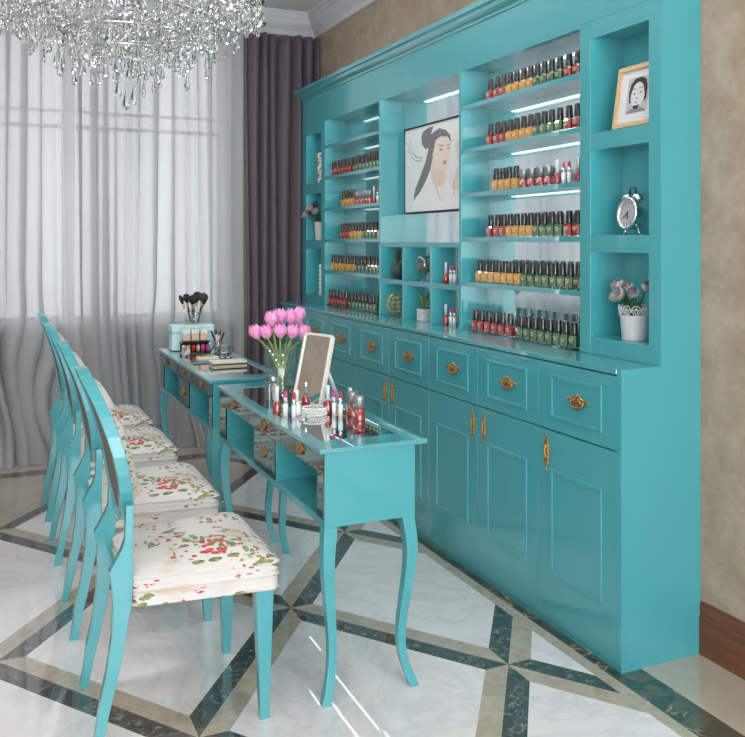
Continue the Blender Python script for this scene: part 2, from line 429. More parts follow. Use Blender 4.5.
# ------------------------------------------------------------------ wall cabinet
XB, XH, XK = 1.81, 1.97, 2.115            # base front, hutch front, niche back
G_base = 'base cabinet units under the counter'
YU = [2.151 + .4224 * k for k in range(9)]
def frame_molding(y0, y1, z0, z1, x, w=.013, h=.0042):
    m = MB()
    prof = [(0, 0), (.0004, h*.75), (.003, h), (w-.003, h), (w-.0004, h*.75), (w, 0)]
    for (d, hh) in [(0,0)]: pass
    rings = []
    for d, hh in prof:
        rings.append([(x - hh, y0+d, z0+d), (x - hh, y1-d, z0+d), (x - hh, y1-d, z1-d), (x - hh, y0+d, z1-d)])
    m.loft(rings, 0, False, cap=False)
    return m
def drawer_pull(y, z, x):
    m = MB()
    m.ball((x-.004, y, z+.002), .013, 10, sx=.45, sz=1.0, sy=1.3)
    for a in (-70, -35, 0, 35, 70):
        r = math.radians(a); m.ball((x-.006, y+.018*math.sin(r), z+.008+.016*math.cos(r)), .0062, 8, sx=.6)
    for s in (-1, 1):
        m.ball((x-.005, y+s*.030, z+.006), .009, 8, sx=.5, sy=1.5, sz=.8)
        m.ball((x-.005, y+s*.045, z+.009), .0062, 8, sx=.6, sy=1.5)
        m.ball((x-.005, y+s*.057, z+.007), .0042, 8, sx=.7, sy=1.4)
        m.ball((x-.010, y+s*.033, z+.002), .0045, 8)
    m.tube([(x-.008 - .007*math.sin(PI*i/10), y+.033*math.cos(PI*i/10), z+.003-.019*math.sin(PI*i/10)**.8) for i in range(11)], [.0024+.0030*math.sin(PI*i/10) for i in range(11)], 6)
    for s in (-1, 1): m.ball((x-.004, y+s*.018, z-.004), .0075, 8, sx=.5, sy=1.3); m.ball((x-.004, y+s*.022, z+.012), .006, 8, sx=.5, sy=1.3)
    m.ball((x-.007, y, z-.014), .007, 8, sx=.5, sz=1.5)
    return m
def door_pull(y, z, x, H_=.058):
    m = MB()
    for i in range(-6, 7):
        t = i / 6; zz = z + t * H_
        wdt = .0125 * math.cos(t * 1.35) * (1 if i % 2 == 0 else .8) + .0018
        m.ball((x-.003, y, zz), wdt, 8, sx=.45, sz=.75)
        if abs(i) in (1, 3): 
            for s in (-1, 1): m.ball((x-.003, y+s*.0105*math.cos(t), zz), .0052, 6, sx=.6)
    m.tube([(x-.004-.007*math.sin(PI*i/8), y, z+.026*math.cos(PI*i/8)) for i in range(9)], .0026, 6)
    m.ball((x-.004, y, z+H_+.003), .004, 8); m.ball((x-.004, y, z-H_-.003), .004, 8)
    return m
def base_unit(cols, label, hinges):
    y0, y1 = YU[cols[0]], YU[cols[-1]+1]
    o0 = (XB, (y0+y1)/2, 0)
    t = thing('base_cabinet', label, 'cabinet', o0, G_base)
    MB().box(XB+.018, XW-.001, y0+.0006, y1-.0006, 0, .932).box(XB+.003, XB+.018, y0+.0006, y1-.0006, 0, .016).build('body', M_teal, t, o0)
    for c, hs in zip(cols, hinges):
        a, b_ = YU[c]+.0008, YU[c+1]-.0008; ym = (a+b_)/2
        d = MB().box(XB, XB+.018, a, b_, .693, .929).build('drawer', M_teal, t, o0, bevel=.0012)
        frame_molding(ym-.139, ym+.139, .735, .889, XB).build('molding', M_teal, d, o0)
        drawer_pull(ym-.02, .813, XB).build('handle', M_gold, d, o0)
        d = MB().box(XB, XB+.018, a, b_, .017, .688).build('door', M_teal, t, o0, bevel=.0012)
        frame_molding(ym-.139, ym+.139, .185, .556, XB).build('molding', M_teal, d, o0)
        door_pull(b_-.052 if hs else a+.030, .611, XB).build('handle', M_gold, d, o0)
base_unit([0], 'teal base cabinet nearest the camera with one drawer over one door', [1])
base_unit([1, 2], 'teal two-door base cabinet below the long rows of nail polish', [1, 0])
base_unit([3, 4], 'teal two-door base cabinet below the framed portrait and small cubbies', [1, 0])
base_unit([5, 6], 'teal two-door base cabinet partly hidden behind the stand mirror and tulips', [1, 0])
base_unit([7], 'teal base cabinet farthest from camera, beside the plum drape', [0])
ct = MB().box(XB-.003, XW, 2.1515, 5.57, .934, .952).build('countertop', M_tealhi, bevel=.0025)
tag(ct, 'glossy teal countertop running along the base cabinets', 'countertop')

H0 = (XH, 3.85, .952)
hutch = thing('display_hutch', 'tall teal open-shelf display cabinet with lit niches and cornice standing on countertop', 'cabinet', H0)
def hp(name, mb, m_=None, bevel=.0012): return mb.build(name, m_ or M_teal, hutch, H0, bevel=bevel)
for a, b_, m_ in ((2.186, 2.5135, M_teal), (2.5137, 3.4125, M_backpanel), (3.4127, 4.2945, M_backpanel), (4.2947, 5.1685, M_tealhi), (5.1687, 5.487, M_teal)):
    hp('back_panel', MB().box(XK, XW-.002, a, b_, .953, 2.31), m_, 0)
hp('side_panel', MB().box(XH, XW-.001, 2.13, 2.185, .9526, 2.33).box(XB, XW-.001, 2.13, 2.1508, 0, .9525), None, 0)
hp('side_panel', MB().box(XH, XW-.001, 5.488, 5.567, .9525, 2.33))
for a, b_ in ((5.136, 5.201), (4.284, 4.305), (3.402, 3.423), (2.484, 2.543)):
    hp('divider', MB().box(XH, XK, a, b_, .9525, 2.1425), M_teal)
hp('fascia', MB().box(XH, XW-.001, 2.185, 5.488, 2.143, 2.33))
def shelf(y0, y1, zt, th=.020):
    hp('shelf', MB().box(XH+.005, XK, y0, y1, zt-.008, zt).box(XH, XH+.005, y0, y1, zt-th, zt), M_tealhi, .0008)
def led(y0, y1, zt, lip=True):                      # zt = underside of the board; lip = front strip that hides the lamp
    if lip: hp('lip', MB().box(XH, XH+.005, y0, y1, zt-.012, zt), None, 0)
    hp('led_strip', MB().box(XH+.006, XH+.028, y0+.012, y1-.012, zt-.002, zt-.0003), M_led, 0)
for y0, y1 in ((2.543, 3.402), (4.305, 5.136)):
    for z in (1.175, 1.375, 1.575, 1.775, 1.973): shelf(y0, y1, z); led(y0, y1, z-.008, False)
    led(y0, y1, 2.143)
def block(y0, y1, z0, z1): hp('shelf', MB().box(XH+.001, XK, y0, y1, z0, z1))
for z0, z1 in ((.9525, 1.014), (1.329, 1.377), (1.692, 1.741), (2.092, 2.143)): block(2.185, 2.484, z0, z1)
for z0, z1 in ((.9525, 1.004), (1.321, 1.368), (1.686, 1.745), (2.085, 2.143)): block(5.201, 5.488, z0, z1)
for z in (1.329, 1.692, 2.092): led(2.185, 2.484, z)
for z in (1.321, 1.686, 2.085): led(5.201, 5.488, z)
hp('shelf', MB().box(XH, XK, 3.423, 4.284, 1.341, 1.353)); hp('shelf', MB().box(XH, XK, 3.423, 4.284, 1.144, 1.156))
for yy in (4.006, 3.698): hp('divider', MB().box(XH, XK, yy-.008, yy+.008, .9525, 1.1435)); hp('divider', MB().box(XH, XK, yy-.008, yy+.008, 1.1565, 1.3405))
for a, b_ in ((3.423, 3.69), (3.706, 3.998), (4.014, 4.284)): led(a, b_, 1.341); led(a, b_, 1.144)
led(3.423, 4.284, 2.143)
cp = [(0,2.318),(.006,2.320),(.008,2.328),(.008,2.334),(.018,2.337),(.028,2.348),(.033,2.360),(.033,2.366),(.044,2.370),(.046,2.378),(.046,2.392)]
ring = []
for d, z in cp: ring.append([(XW-.001, 2.13-d, z), (XH-d, 2.13-d, z), (XH-d, 5.567+d, z), (XW-.001, 5.567+d, z)])
hp('cornice', MB().loft(ring, 0, False, True), M_tealhi, 0)

# ------------------------------------------------------------------ nail polish etc
def mk_bottle(colm, colname):
    t = thing('polish_bottle', '', 'nail polish')
    m = MB()
    def rr(hx, hy, z, c=.007):
        return [(-hx+c,-hy,z),(hx-c,-hy,z),(hx,-hy+c,z),(hx,hy-c,z),(hx-c,hy,z),(-hx+c,hy,z),(-hx,hy-c,z),(-hx,-hy+c,z)]
    m.loft([rr(.017,.020,.004), rr(.017,.0205,.040), rr(.014,.016,.0475)], 0, False)
    for i, (w_, z_) in enumerate(((.011,.028),(.008,.022),(.013,.034))):
        m.box(-.0174, -.0169, -w_, w_, z_, z_+.0024, 1)
    bd = m.build('bottle', [colm, M_print], t)
    MB().loft([rr(.017,.020,0), rr(.017,.020,.0042)], 0, False).build('base', M_glass, bd)
    MB().lathe([(.0135,.0475),(.0140,.052),(.0128,.095),(.0115,.098)], 14).build('cap', M_black, t)
    return t
def mk_jar():
    t = thing('polish_jar', '', 'nail polish')
    m = MB().lathe([(.0165,0),(.017,.003),(.017,.040)], 18); m.box(-.0175,-.0168,-.006,.006,.016,.028,1)
    m.build('bottle', [M_red, M_print], t); MB().lathe([(.0178,.040),(.0178,.078),(.0168,.080)], 18).build('lid', M_steel, t); return t
def mk_lip(colm):
    t = thing('lipstick', '', 'lipstick')
    MB().lathe([(.0085,0),(.0085,.044)], 14).build('tube', M_white, t); MB().lathe([(.0072,.044),(.0072,.064)], 14).build('collar', M_chrome, t)
    m = MB(); rings = []
    for i in range(6):
        z = .064 + .024 * i / 5; r = .0062 * (1 - .75 * max(0, (i - 2) / 3) ** 2)
        rings.append([(r*math.cos(2*PI*j/12), r*math.sin(2*PI*j/12), z + (.35 * r * math.cos(2*PI*j/12) if i > 2 else 0)) for j in range(12)])
    m.loft(rings).build('bullet', colm, t); return t
def mk_slim(bodym, capm, h=.1):
    t = thing('gloss_bottle', '', 'lip gloss')
    MB().lathe([(.013,0),(.0155,.006),(.0155,.032),(.010,.044),(.007,.048)], 14).build('bottle', bodym, t)
    MB().lathe([(.0068,.048),(.0068,h-.002),(.006,h)], 12).build('cap', capm, t); return t
proto = {'red': mk_bottle(M_red, 'red'), 'amber': mk_bottle(M_orange, 'amber'), 'green': mk_bottle(M_green, 'green'), 'nude': mk_bottle(M_nude, 'nude'),
         'jar': mk_jar(), 'pinklip': mk_lip(M_pink), 'redlip': mk_lip(M_redlip), 'redgloss': mk_slim(M_red, M_white), 'roundred': mk_slim(M_red, M_chrome, .095), 'tube': mk_slim(M_white, M_white, .09)}
used = set()
def put(kind, loc, label, group, rz=0):
    if kind not in used:
        used.add(kind); o = proto[kind]; o.location = loc; o['label'] = label; o['group'] = group; o.rotation_euler = (0,0,rz); return o
    return dup_thing(proto[kind], loc, label, group, rz)
KW = {'red': 'red polish bottle', 'amber': 'amber polish bottle', 'green': 'green polish bottle', 'nude': 'pale nude polish bottle', 'jar': 'silver-lidded red polish jar',
      'pinklip': 'pink lipstick', 'redlip': 'red lipstick', 'redgloss': 'red gloss bottle with white cap', 'roundred': 'rounded red polish bottle with silver cap'}
def row(kinds, ys, z, where, x=2.02):
    cnt = {}
    for k, y in zip(kinds, ys):
        cnt[k] = cnt.get(k, 0) + 1
        tot = kinds.count(k)
        lab = (ORD[cnt[k]-1] + ' ' if tot > 1 else '') + KW[k] + (' from left' if tot > 1 else '') + ', ' + where
        put(k, (x, y, z), lab, 'cosmetics ' + where)
R = lambda k, n: [k] * n
y13 = [3.229,3.172,3.124,3.074,3.025,2.973,2.924,2.877,2.829,2.78,2.728,2.671,2.618,2.566]
NB = 'in bay beside clock'; FB = 'in bay near drape'
row(R('red',3)+R('amber',4)+R('green',4)+R('red',3), y13, 1.9735, 'top shelf '+NB)
row(R('red',3)+R('amber',4)+R('green',4)+R('red',3), y13, 1.7755, 'second shelf '+NB)
row(R('amber',4)+R('jar',4)+['redgloss','pinklip','redlip','roundred'], [3.184,3.132,3.083,3.03,2.973,2.916,2.853,2.803,2.747,2.706,2.672,2.616], 1.5755, 'third shelf '+NB)
row(R('red',3)+R('amber',4)+R('green',4)+R('red',3), y13, 1.3755, 'fourth shelf '+NB)
row(R('amber',7)+R('green',8), [3.318,3.267,3.217,3.164,3.112,3.062,3.011,2.962,2.912,2.86,2.813,2.76,2.712,2.662,2.613], 1.1755, 'lowest shelf '+NB)
row(R('red',6)+R('green',8), [3.322,3.271,3.213,3.156,3.101,3.043,2.962,2.912,2.863,2.813,2.763,2.712,2.665,2.613], .9565, 'counter row '+NB, 2.0)
row(R('red',6)+R('green',8), [5.106,5.045,4.986,4.927,4.87,4.814,4.744,4.698,4.645,4.593,4.543,4.493,4.444,4.396], 1.7755, 'second shelf '+FB)
row(R('amber',4)+R('jar',5)+['redgloss','pinklip'], [4.935,4.885,4.835,4.785,4.72,4.675,4.63,4.585,4.54,4.48,4.43], 1.5755, 'third shelf '+FB)
row(R('red',3)+R('amber',4)+R('green',4)+R('nude',1), [4.952,4.902,4.852,4.801,4.75,4.7,4.65,4.6,4.55,4.5,4.45,4.39], 1.3755, 'fourth shelf '+FB)
row(R('amber',7)+R('green',7), [5.106,5.045,4.986,4.927,4.878,4.822,4.767,4.713,4.66,4.608,4.55,4.493,4.444,4.396], 1.1755, 'lowest shelf '+FB)
row(R('red',6)+R('green',8), [5.109,5.054,5.002,4.944,4.895,4.846,4.759,4.705,4.653,4.601,4.55,4.493,4.444,4.396], .9565, 'counter row '+FB, 2.0)
for nm, y0, y1 in (('under the red and green polishes beside the clock niche', 2.585, 3.35), ('under the red and green polishes near the plum drape', 4.37, 5.13)):
    tr = MB().box(1.972, 2.03, y0, y1, .9522, .9562).build('display_tray', M_glass); tag(tr, 'thin clear tray on the countertop ' + nm, 'tray', 'clear trays under the counter polishes')
for z, nm in ((1.1565, 'upper cubby'), (.9525, 'lower cubby')):
    wh = nm + ' beside the polish shelves'
    for k, y, x in (('redgloss', 3.645, 2.025), ('pinklip', 3.605, 2.03), ('redlip', 3.57, 2.03)):
        put(k, (x, y, z), KW[k] + ' in the ' + wh, 'lip colours in the cubbies')

# ------------------------------------------------------------------ tulip makers
def bloom_mb(h, r, closed=.55, n=24):
    m = MB()
    for ring, (k0, sc_) in enumerate(((0, .86), (PI/3, 1.0))):
        for p in range(3):
            a0 = k0 + p * 2*PI/3; vs = []; fs = []; NU, NV = 7, 8
            for j in range(NV + 1):
                t = j / NV
                rr = r * sc_ * (math.sin(min(1, t*1.55) * PI/2) ** .8) * (1 - (1-closed) * max(0, (t-.5)/.5) ** 1.6)
                half = 1.12 * (math.sin(PI * min(1, .12 + .88 * t) ) ** .55 if t < 1 else .05) 
                half = max(.06, half) * (1.0 if t < .75 else 1 - .75 * ((t-.75)/.25) ** 1.5)
                for i in range(NU + 1):
                    s = -1 + 2 * i / NU; a = a0 + s * half
                    bl = 1 - .07 * s * s
                    vs.append((rr*bl*math.cos(a), rr*bl*math.sin(a), h*t + .0 ))
            for j in range(NV):
                for i in range(NU): q = j*(NU+1)+i; fs.append((q, q+1, q+NU+2, q+NU+1))
            m.add(vs, fs, 0, True)
    return m
def leaf_mb(p0, p1, p2, w, n=8):
    m = MB(); p0, p1, p2 = map(Vector, (p0, p1, p2)); L, Rr, C_ = [], [], []
    for i in range(n + 1):
        t = i / n; p = p0*(1-t)**2 + p1*2*t*(1-t) + p2*t*t
        tg = (p1-p0)*2*(1-t) + (p2-p1)*2*t; sd = tg.cross(Vector((0,0,1)))
        if sd.length < 1e-5: sd = Vector((1,0,0))
        sd.normalize(); ww = w * math.sin(PI * (.08 + .92 * t) ** .8) if t < 1 else .0003
        nn = sd.cross(tg).normalized()
        L.append(tuple(p - sd*ww)); Rr.append(tuple(p + sd*ww)); C_.append(tuple(p + nn * ww * .25))
    k = n + 1
    m.add(L + C_ + Rr, [(i, i+1, k+i+1, k+i) for i in range(n)] + [(k+i, k+i+1, 2*k+i+1, 2*k+i) for i in range(n)], 0, True)
    return m
def align(d):
    return Vector((0,0,1)).rotation_difference(Vector(d).normalized()).to_matrix().to_4x4()

# ------------------------------------------------------------------ right hand niches
pf = thing('photo_frame', 'light wood photo frame with a black and white face, leaning in the highest niche', 'picture frame', (1.985, 2.289, 1.7455))
lean = math.atan2(.033, .214)
RL = Matrix.Rotation(lean, 4, 'Y')
fw_, fh_ = .196, .216
m = MB()
for a, b_, c_, d_ in ((0, .016, 0, fh_), (fw_-.016, fw_, 0, fh_), (.016, fw_-.016, 0, .016), (.016, fw_-.016, fh_-.016, fh_)):
    m.box(0, .014, fw_/2-b_, fw_/2-a, c_, d_)
m.xf(RL).build('frame', M_woodframe, pf, bevel=.001)
MB().box(.008, .012, -fw_/2+.014, fw_/2-.014, .014, fh_-.014).xf(RL).build('mount', M_mat, pf)
def art(polys, x0, step, mats, parent, M_=None, nm='print'):
    mm = MB()
    for k, (poly, mi) in enumerate(polys):
        x = x0 - step * k; mm.add([(x, y, z) for y, z in poly], [tuple(range(len(poly)))], mi)
    if M_ is not None: mm.xf(M_)
    return mm.build(nm, mats, parent, recalc=False)
M_bw = [P('photo_grey', (.42,.43,.46), .6), P('photo_black', (.015,.015,.018), .6), P('photo_skin', (.62,.63,.65), .6), P('photo_shade', (.20,.21,.23), .6)]
def ell(cy, cz, ry, rz, n=20, a0=0, a1=2*PI): return [(cy + ry*math.cos(a0+(a1-a0)*i/n), cz + rz*math.sin(a0+(a1-a0)*i/n)) for i in range(n if a1-a0 > 6.2 else n+1)]
pc, pz = -.006, .108     # photo centre, looking from -X: +y is the left side
art([([(pc+.052, .048), (pc-.052, .048), (pc-.052, .172), (pc+.052, .172)], 0),
     ([(pc+.038,.085),(pc+.044,.12),(pc+.038,.150),(pc+.020,.168),(pc-.012,.171),(pc-.036,.160),(pc-.046,.130),(pc-.044,.09),(pc-.030,.085)], 1),
     ([(pc+.05,.048),(pc+.03,.062),(pc+.012,.066),(pc-.014,.066),(pc-.034,.06),(pc-.05,.048)], 3),
     (ell(pc-.001, .108, .034, .046), 2),
     ([(pc+.034,.108),(pc+.037,.140),(pc+.024,.140),(pc+.029,.124)], 1), ([(pc+.037,.140),(pc+.028,.158),(pc+.008,.166),(pc+.012,.154),(pc+.024,.140)], 1),
     ([(pc-.034,.11),(pc-.038,.140),(pc-.026,.138)], 1), ([(pc-.038,.140),(pc-.028,.158),(pc-.006,.166),(pc-.012,.154),(pc-.026,.138)], 1),
     ([(pc+.024,.115),(pc+.016,.112),(pc+.008,.114),(pc+.015,.118)], 1), ([(pc-.007,.115),(pc-.015,.114),(pc-.023,.118),(pc-.015,.120)], 1),
     ([(pc+.027,.131),(pc+.007,.128),(pc+.007,.131),(pc+.025,.135)], 3), ([(pc-.006,.129),(pc-.025,.134),(pc-.023,.137),(pc-.006,.132)], 3),
     ([(pc+.007,.095),(pc-.006,.095),(pc-.003,.100),(pc+.004,.100)], 3), ([(pc+.010,.084),(pc-.010,.084),(pc-.004,.080),(pc+.004,.080)], 3),
     ([(pc+.020,.073),(pc-.018,.073),(pc-.006,.060),(pc+.008,.060)], 1)],
    .0076, .0001, M_bw, pf, RL)
MB().add([(.044,-.02,.15),(.044,.02,.15),(.082,.02,.002),(.082,-.02,.002),(.040,-.02,.15),(.040,.02,.15),(.078,.02,.002),(.078,-.02,.002)], [(0,1,2,3),(4,5,6,7),(0,1,5,4),(1,2,6,5),(2,3,7,6),(3,0,4,7)]).build('easel_back', M_blackmat, pf)

ck = thing('alarm_clock', 'chrome twin-bell alarm clock standing in the middle niche', 'clock', (2.035, 2.340, 1.3805), rz=math.radians(-6))
TX = Matrix.Rotation(-PI/2, 4, 'Y')          # lathe axis z -> -x
up = Matrix.Translation((0, 0, .071))
tilt = Matrix.Rotation(.10, 4, 'Y')
MB().lathe([(.048,-.028),(.053,-.020),(.054,.012),(.053,.016)], 32).xf(up @ tilt @ TX).build('case', M_chrome, ck)
rim = MB().lathe([(.053,.012),(.057,.014),(.058,.020),(.055,.026),(.050,.027),(.046,.022),(.045,.017)], 36, cap=False).xf(up @ tilt @ TX).build('rim', M_chrome, ck)
dm = MB().lathe([(.046,.0165),(.046,.0175)], 32)
face = dm.xf(up @ tilt @ TX).build('face', P('clock_face', (.42,.42,.44), .5), ck)
hm = MB()
for k in range(12):
    a = k * PI/6; M_ = Matrix.Rotation(-a, 4, 'Z'); hm.merge(MB().box(-.001, .001, .034, .041, .0178, .0184), M_)
for a, l, w_ in ((math.radians(-55), .028, .0022), (math.radians(10), .022, .0026)):
    hm.merge(MB().box(-w_, w_, -.006, l, .0188, .0196), Matrix.Rotation(a, 4, 'Z'))
hm.xf(up @ tilt @ TX @ Matrix.Rotation(PI/2, 4, 'Z')).build('hand', M_black, face)
for s in (-1, 1):
    Mb = Matrix.Translation((.004, s*.030, .124)) @ Matrix.Rotation(-s*.42, 4, 'X')
    MB().lathe([(.0215,0),(.0205,.007),(.015,.014),(.006,.0175),(.001,.018)], 20).xf(Mb).build('bell', M_chrome, ck)
    MB().tube([(.004, s*.026, .116), (.004, s*.030, .124)], .003, 8).build('post', M_chrome, ck)
    MB().tube([(0, s*.030, .028), (0, s*.040, .006), (0, s*.042, .0)], [.004,.004,.005], 8).build('foot', M_chrome, ck)
MB().tube([(.004,-.017,.138),(.004,-.018,.157),(.004,-.012,.161),(.004,.012,.161),(.004,.018,.157),(.004,.017,.138)], .003, 8).build('handle', M_black, ck)

def lace_pot(m, r0, r1, h, z0):
    pass
pt = thing('flower_pot', 'white pot with pierced lace rim, standing in the lowest niche', 'pot', (2.043, 2.335, 1.0145))
body = MB().lathe([(.042,0),(.044,.003),(.050,.082),(.0515,.084),(.0515,.087),(.047,.087),(.045,.02),(.001,.018)], 28).build('body', M_ceramic, pt)
lm = MB()
for k in range(10):
    a0 = 2*PI*k/10
    for rr, zz in ((.021, .0), (.013, .0)):
        pts = []
        for i in range(9):
            s = -1 + 2*i/8; a = a0 + s * rr / .053 * .75
            pts.append((.053*math.cos(a), .053*math.sin(a), .087 + rr*1.0*math.sqrt(max(0, 1-s*s))))
        lm.tube(pts, .0016, 5)
    a1 = a0 + PI/10
    pts = []
    for i in range(9):
        s = -1 + 2*i/8; a = a1 + s * .021/.054*.75
        pts.append((.0545*math.cos(a), .0545*math.sin(a), .101 + .019*math.sqrt(max(0, 1-s*s))))
    lm.tube(pts, .0016, 5); lm.ball((.054*math.cos(a1), .054*math.sin(a1), .108), .005, 6)
lm.build('lace_rim', M_ceramic, pt)
MB().lathe([(.044,.07),(.044,.078)], 20).build('soil', P('soil', (.03,.022,.016), .9), pt)
GT = [((-.004,.058,.168),(-.3,.55,.55),.023,.046),((-.030,.028,.170),(-.5,.1,.8),.022,.042),((-.036,.012,.152),(-1,.1,.35),.024,.038),((-.016,-.002,.172),(-.7,-.2,.6),.021,.040),
      ((-.016,.056,.146),(-.4,.9,-.05),.018,.040),((-.020,-.026,.152),(-.6,-.4,.5),.020,.042),((.006,-.042,.165),(-.2,-.6,.8),.020,.044)]
GL = ['farthest to the left', 'at the upper middle', 'open and facing the room', 'with a rounded open cup', 'drooping at the left', 'half hidden at the right', 'tucked behind at the right']
for (p, d, r_, h_), lb in zip(GT, GL):
    t = thing('grey_tulip', 'grey tulip ' + lb + ', in the lace-rimmed pot', 'flower', (2.043, 2.335, 1.0145), 'grey tulips in the lace pot')
    bloom_mb(h_, r_, .75 if d[0] > -.8 else 1.15).xf(Matrix.Translation(p) @ align(d)).build('bloom', M_greytulip, t, recalc=False)
    MB().tube([(p[0]*.2, p[1]*.2, .07), (p[0]*.5, p[1]*.55, .12), tuple(Vector(p) - Vector(d).normalized()*.012), p], .003, 6).build('stem', M_leaf, t)
    e = (p[0]*1.1-.012, p[1]*.9, .145); leaf_mb((p[0]*.2, p[1]*.3, .075), (p[0]*.6-.01, p[1]*.5, .13), e, .011).build('leaf', M_leaf, t, recalc=False)

# ------------------------------------------------------------------ portrait print in the centre bay
pr = thing('portrait_print', 'large pale portrait print of a dark-haired woman in a white robe on the back panel', 'picture', (2.105, 3.93, 1.517))
o_ = (2.105, 3.93, 1.517)
PM = [P('print_ground', (.82,.82,.81), .4, Coat_Weight=.6), P('print_hair', (.16,.15,.16), .4, Coat_Weight=.6), P('print_skin', (.86,.74,.66), .4, Coat_Weight=.6), P('print_robe', (.90,.89,.87), .4, Coat_Weight=.6), P('print_line', (.34,.27,.25), .5), P('print_lip', (.58,.22,.20), .5), P('print_tan', (.74,.67,.60), .5), P('print_shadow', (.78,.65,.57), .5)]
MB().box(2.100, 2.1145, 3.62, 4.238, 1.517, 1.967).build('panel', PM[0], pr, o_)
MB().box(2.094, 2.1145, 3.618, 4.24, 1.967, 1.975).box(2.094, 2.1145, 3.618, 4.24, 1.508, 1.517).box(2.097, 2.1145, 4.238, 4.243, 1.508, 1.975).build('frame', M_blackmat, pr, o_)
AR = [([(3.80,1.70),(3.74,1.80),(3.70,1.78),(3.62,1.62),(3.62,1.95),(3.66,1.86)][:0] or [(3.72,1.62),(3.66,1.74),(3.69,1.84),(3.64,1.86),(3.62,1.84),(3.62,1.60)], 6),
 ([(3.951,1.723),(3.907,1.659),(3.827,1.626),(3.784,1.685),(3.736,1.639),(3.648,1.568),(3.622,1.54),(3.622,1.518),(4.192,1.518),(4.119,1.581),(4.001,1.656)], 3),
 ([(3.922,1.92),(3.852,1.936),(3.781,1.92),(3.736,1.888),(3.722,1.849),(3.763,1.884),(3.834,1.889),(3.885,1.875),(3.907,1.834),(3.922,1.783),(3.944,1.732),(3.989,1.682),(4.059,1.623),(4.139,1.578),(4.119,1.636),(4.051,1.713),(3.997,1.78),(3.966,1.84)], 1),
 ([(4.047,1.911),(4.028,1.939),(3.963,1.953),(3.907,1.953),(3.936,1.921),(3.914,1.905),(3.944,1.846),(4.001,1.843),(4.039,1.874)], 1),
 ([(3.918,1.779),(3.877,1.744),(3.827,1.717),(3.784,1.714),(3.784,1.677),(3.816,1.636),(3.907,1.65),(3.944,1.696)], 7),
 ([(3.885,1.88),(3.834,1.892),(3.763,1.884),(3.729,1.85),(3.725,1.807),(3.739,1.766),(3.763,1.731),(3.798,1.712),(3.834,1.72),(3.885,1.748),(3.914,1.782),(3.907,1.834)], 2),
 ([(3.922,1.814),(3.903,1.816),(3.899,1.781),(3.914,1.775)], 7),
 ([(3.922,1.709),(3.892,1.644),(3.841,1.568),(3.827,1.568),(3.863,1.635),(3.907,1.708)], 7),
 ([(3.784,1.69),(3.80,1.62),(3.83,1.56),(3.822,1.56),(3.79,1.62),(3.776,1.69)], 7),
 ([(3.855,1.845),(3.800,1.838),(3.802,1.843),(3.85,1.852)], 4), ([(3.765,1.838),(3.735,1.842),(3.737,1.847),(3.765,1.843)], 4),
 ([(3.850,1.822),(3.806,1.818),(3.815,1.828),(3.838,1.831)], 4), ([(3.765,1.818),(3.735,1.820),(3.742,1.829),(3.758,1.828)], 4),
 ([(3.800,1.782),(3.772,1.780),(3.778,1.790),(3.786,1.822),(3.790,1.79)], 7), ([(3.808,1.755),(3.768,1.757),(3.785,1.746),(3.798,1.746)], 5), ([(3.808,1.757),(3.768,1.759),(3.780,1.766),(3.797,1.765)], 5)]
for a in ((4.22,1.90,4.03,1.80), (4.20,1.86,4.04,1.79), (4.19,1.93,4.07,1.80)):
    pts = [(a[0]+(a[2]-a[0])*i/8, a[1]+(a[3]-a[1])*i/8 - .03*math.sin(PI*i/8)) for i in range(9)]
    AR.append((pts + [(y, z+.004) for y, z in pts[::-1]], 1))
for i in range(4): AR.append(([(3.700,1.655-.018*i),(3.690,1.655-.018*i),(3.690,1.646-.018*i),(3.700,1.645-.018*i)], 4))
art([([(y-o_[1], z-o_[2]) for y, z in p], mi) for p, mi in AR], -.0052, .0001, PM, pr)

# ------------------------------------------------------------------ small ornaments
def cube_thing(): pass
t = thing('succulent_vase', 'dark faceted vase in the upper cubby nearest the plum drape', 'vase', (2.045, 4.215, 1.1565))
MB().lathe([(.022,0),(.036,.022),(.040,.045),(.026,.068),(.020,.075),(.017,.07),(.001,.05)], 7, smooth=False).build('body', M_grey, t)
sp = thing('succulent', 'reddish green succulent sprouting from the dark faceted vase', 'plant', (2.045, 4.215, 1.1565))
MB().tube([(0,0,.062),(0,0,.09)], .006, 6).build('stem', M_darkleaf, sp)
for k in range(12):
    a = k*2.4; z_ = .09+.05*(k/12); l = .034*(1-.3*k/12)
    leaf_mb((0,0,z_-.012), (.6*l*math.cos(a), .6*l*math.sin(a), z_+.012), (l*math.cos(a), l*math.sin(a), z_+.024), .008, 5).build('leaf', M_darkleaf if k % 3 else M_stem, sp, recalc=False)
t = thing('glass_goblet', 'large clear glass terrarium goblet in the middle upper cubby', 'glass', (2.045, 3.905, 1.1565))
MB().lathe([(.030,0),(.030,.003),(.006,.008),(.005,.018),(.030,.032),(.048,.055),(.050,.085),(.042,.125),(.040,.125),(.047,.085),(.045,.057),(.028,.036),(.001,.030)], 24).build('bowl', M_thin, t)
sp = thing('terrarium_plant', 'green and brown foliage growing inside the clear glass goblet', 'plant', (2.045, 3.905, 1.1565))
MB().ball((0,0,.052), .028, 10, sz=.45).build('moss', M_darkleaf, sp)
for k in range(14):
    a = k*2.4; l = .014+.018*rnd.random(); z_ = .058+.062*k/14
    leaf_mb((0,0,z_-.012), (.6*l*math.cos(a), .6*l*math.sin(a), z_+.006), (l*math.cos(a), l*math.sin(a), z_+.008), .008, 5).build('leaf', M_leaf if k % 2 else M_darkleaf, sp, recalc=False)
m = MB(); R0 = .062
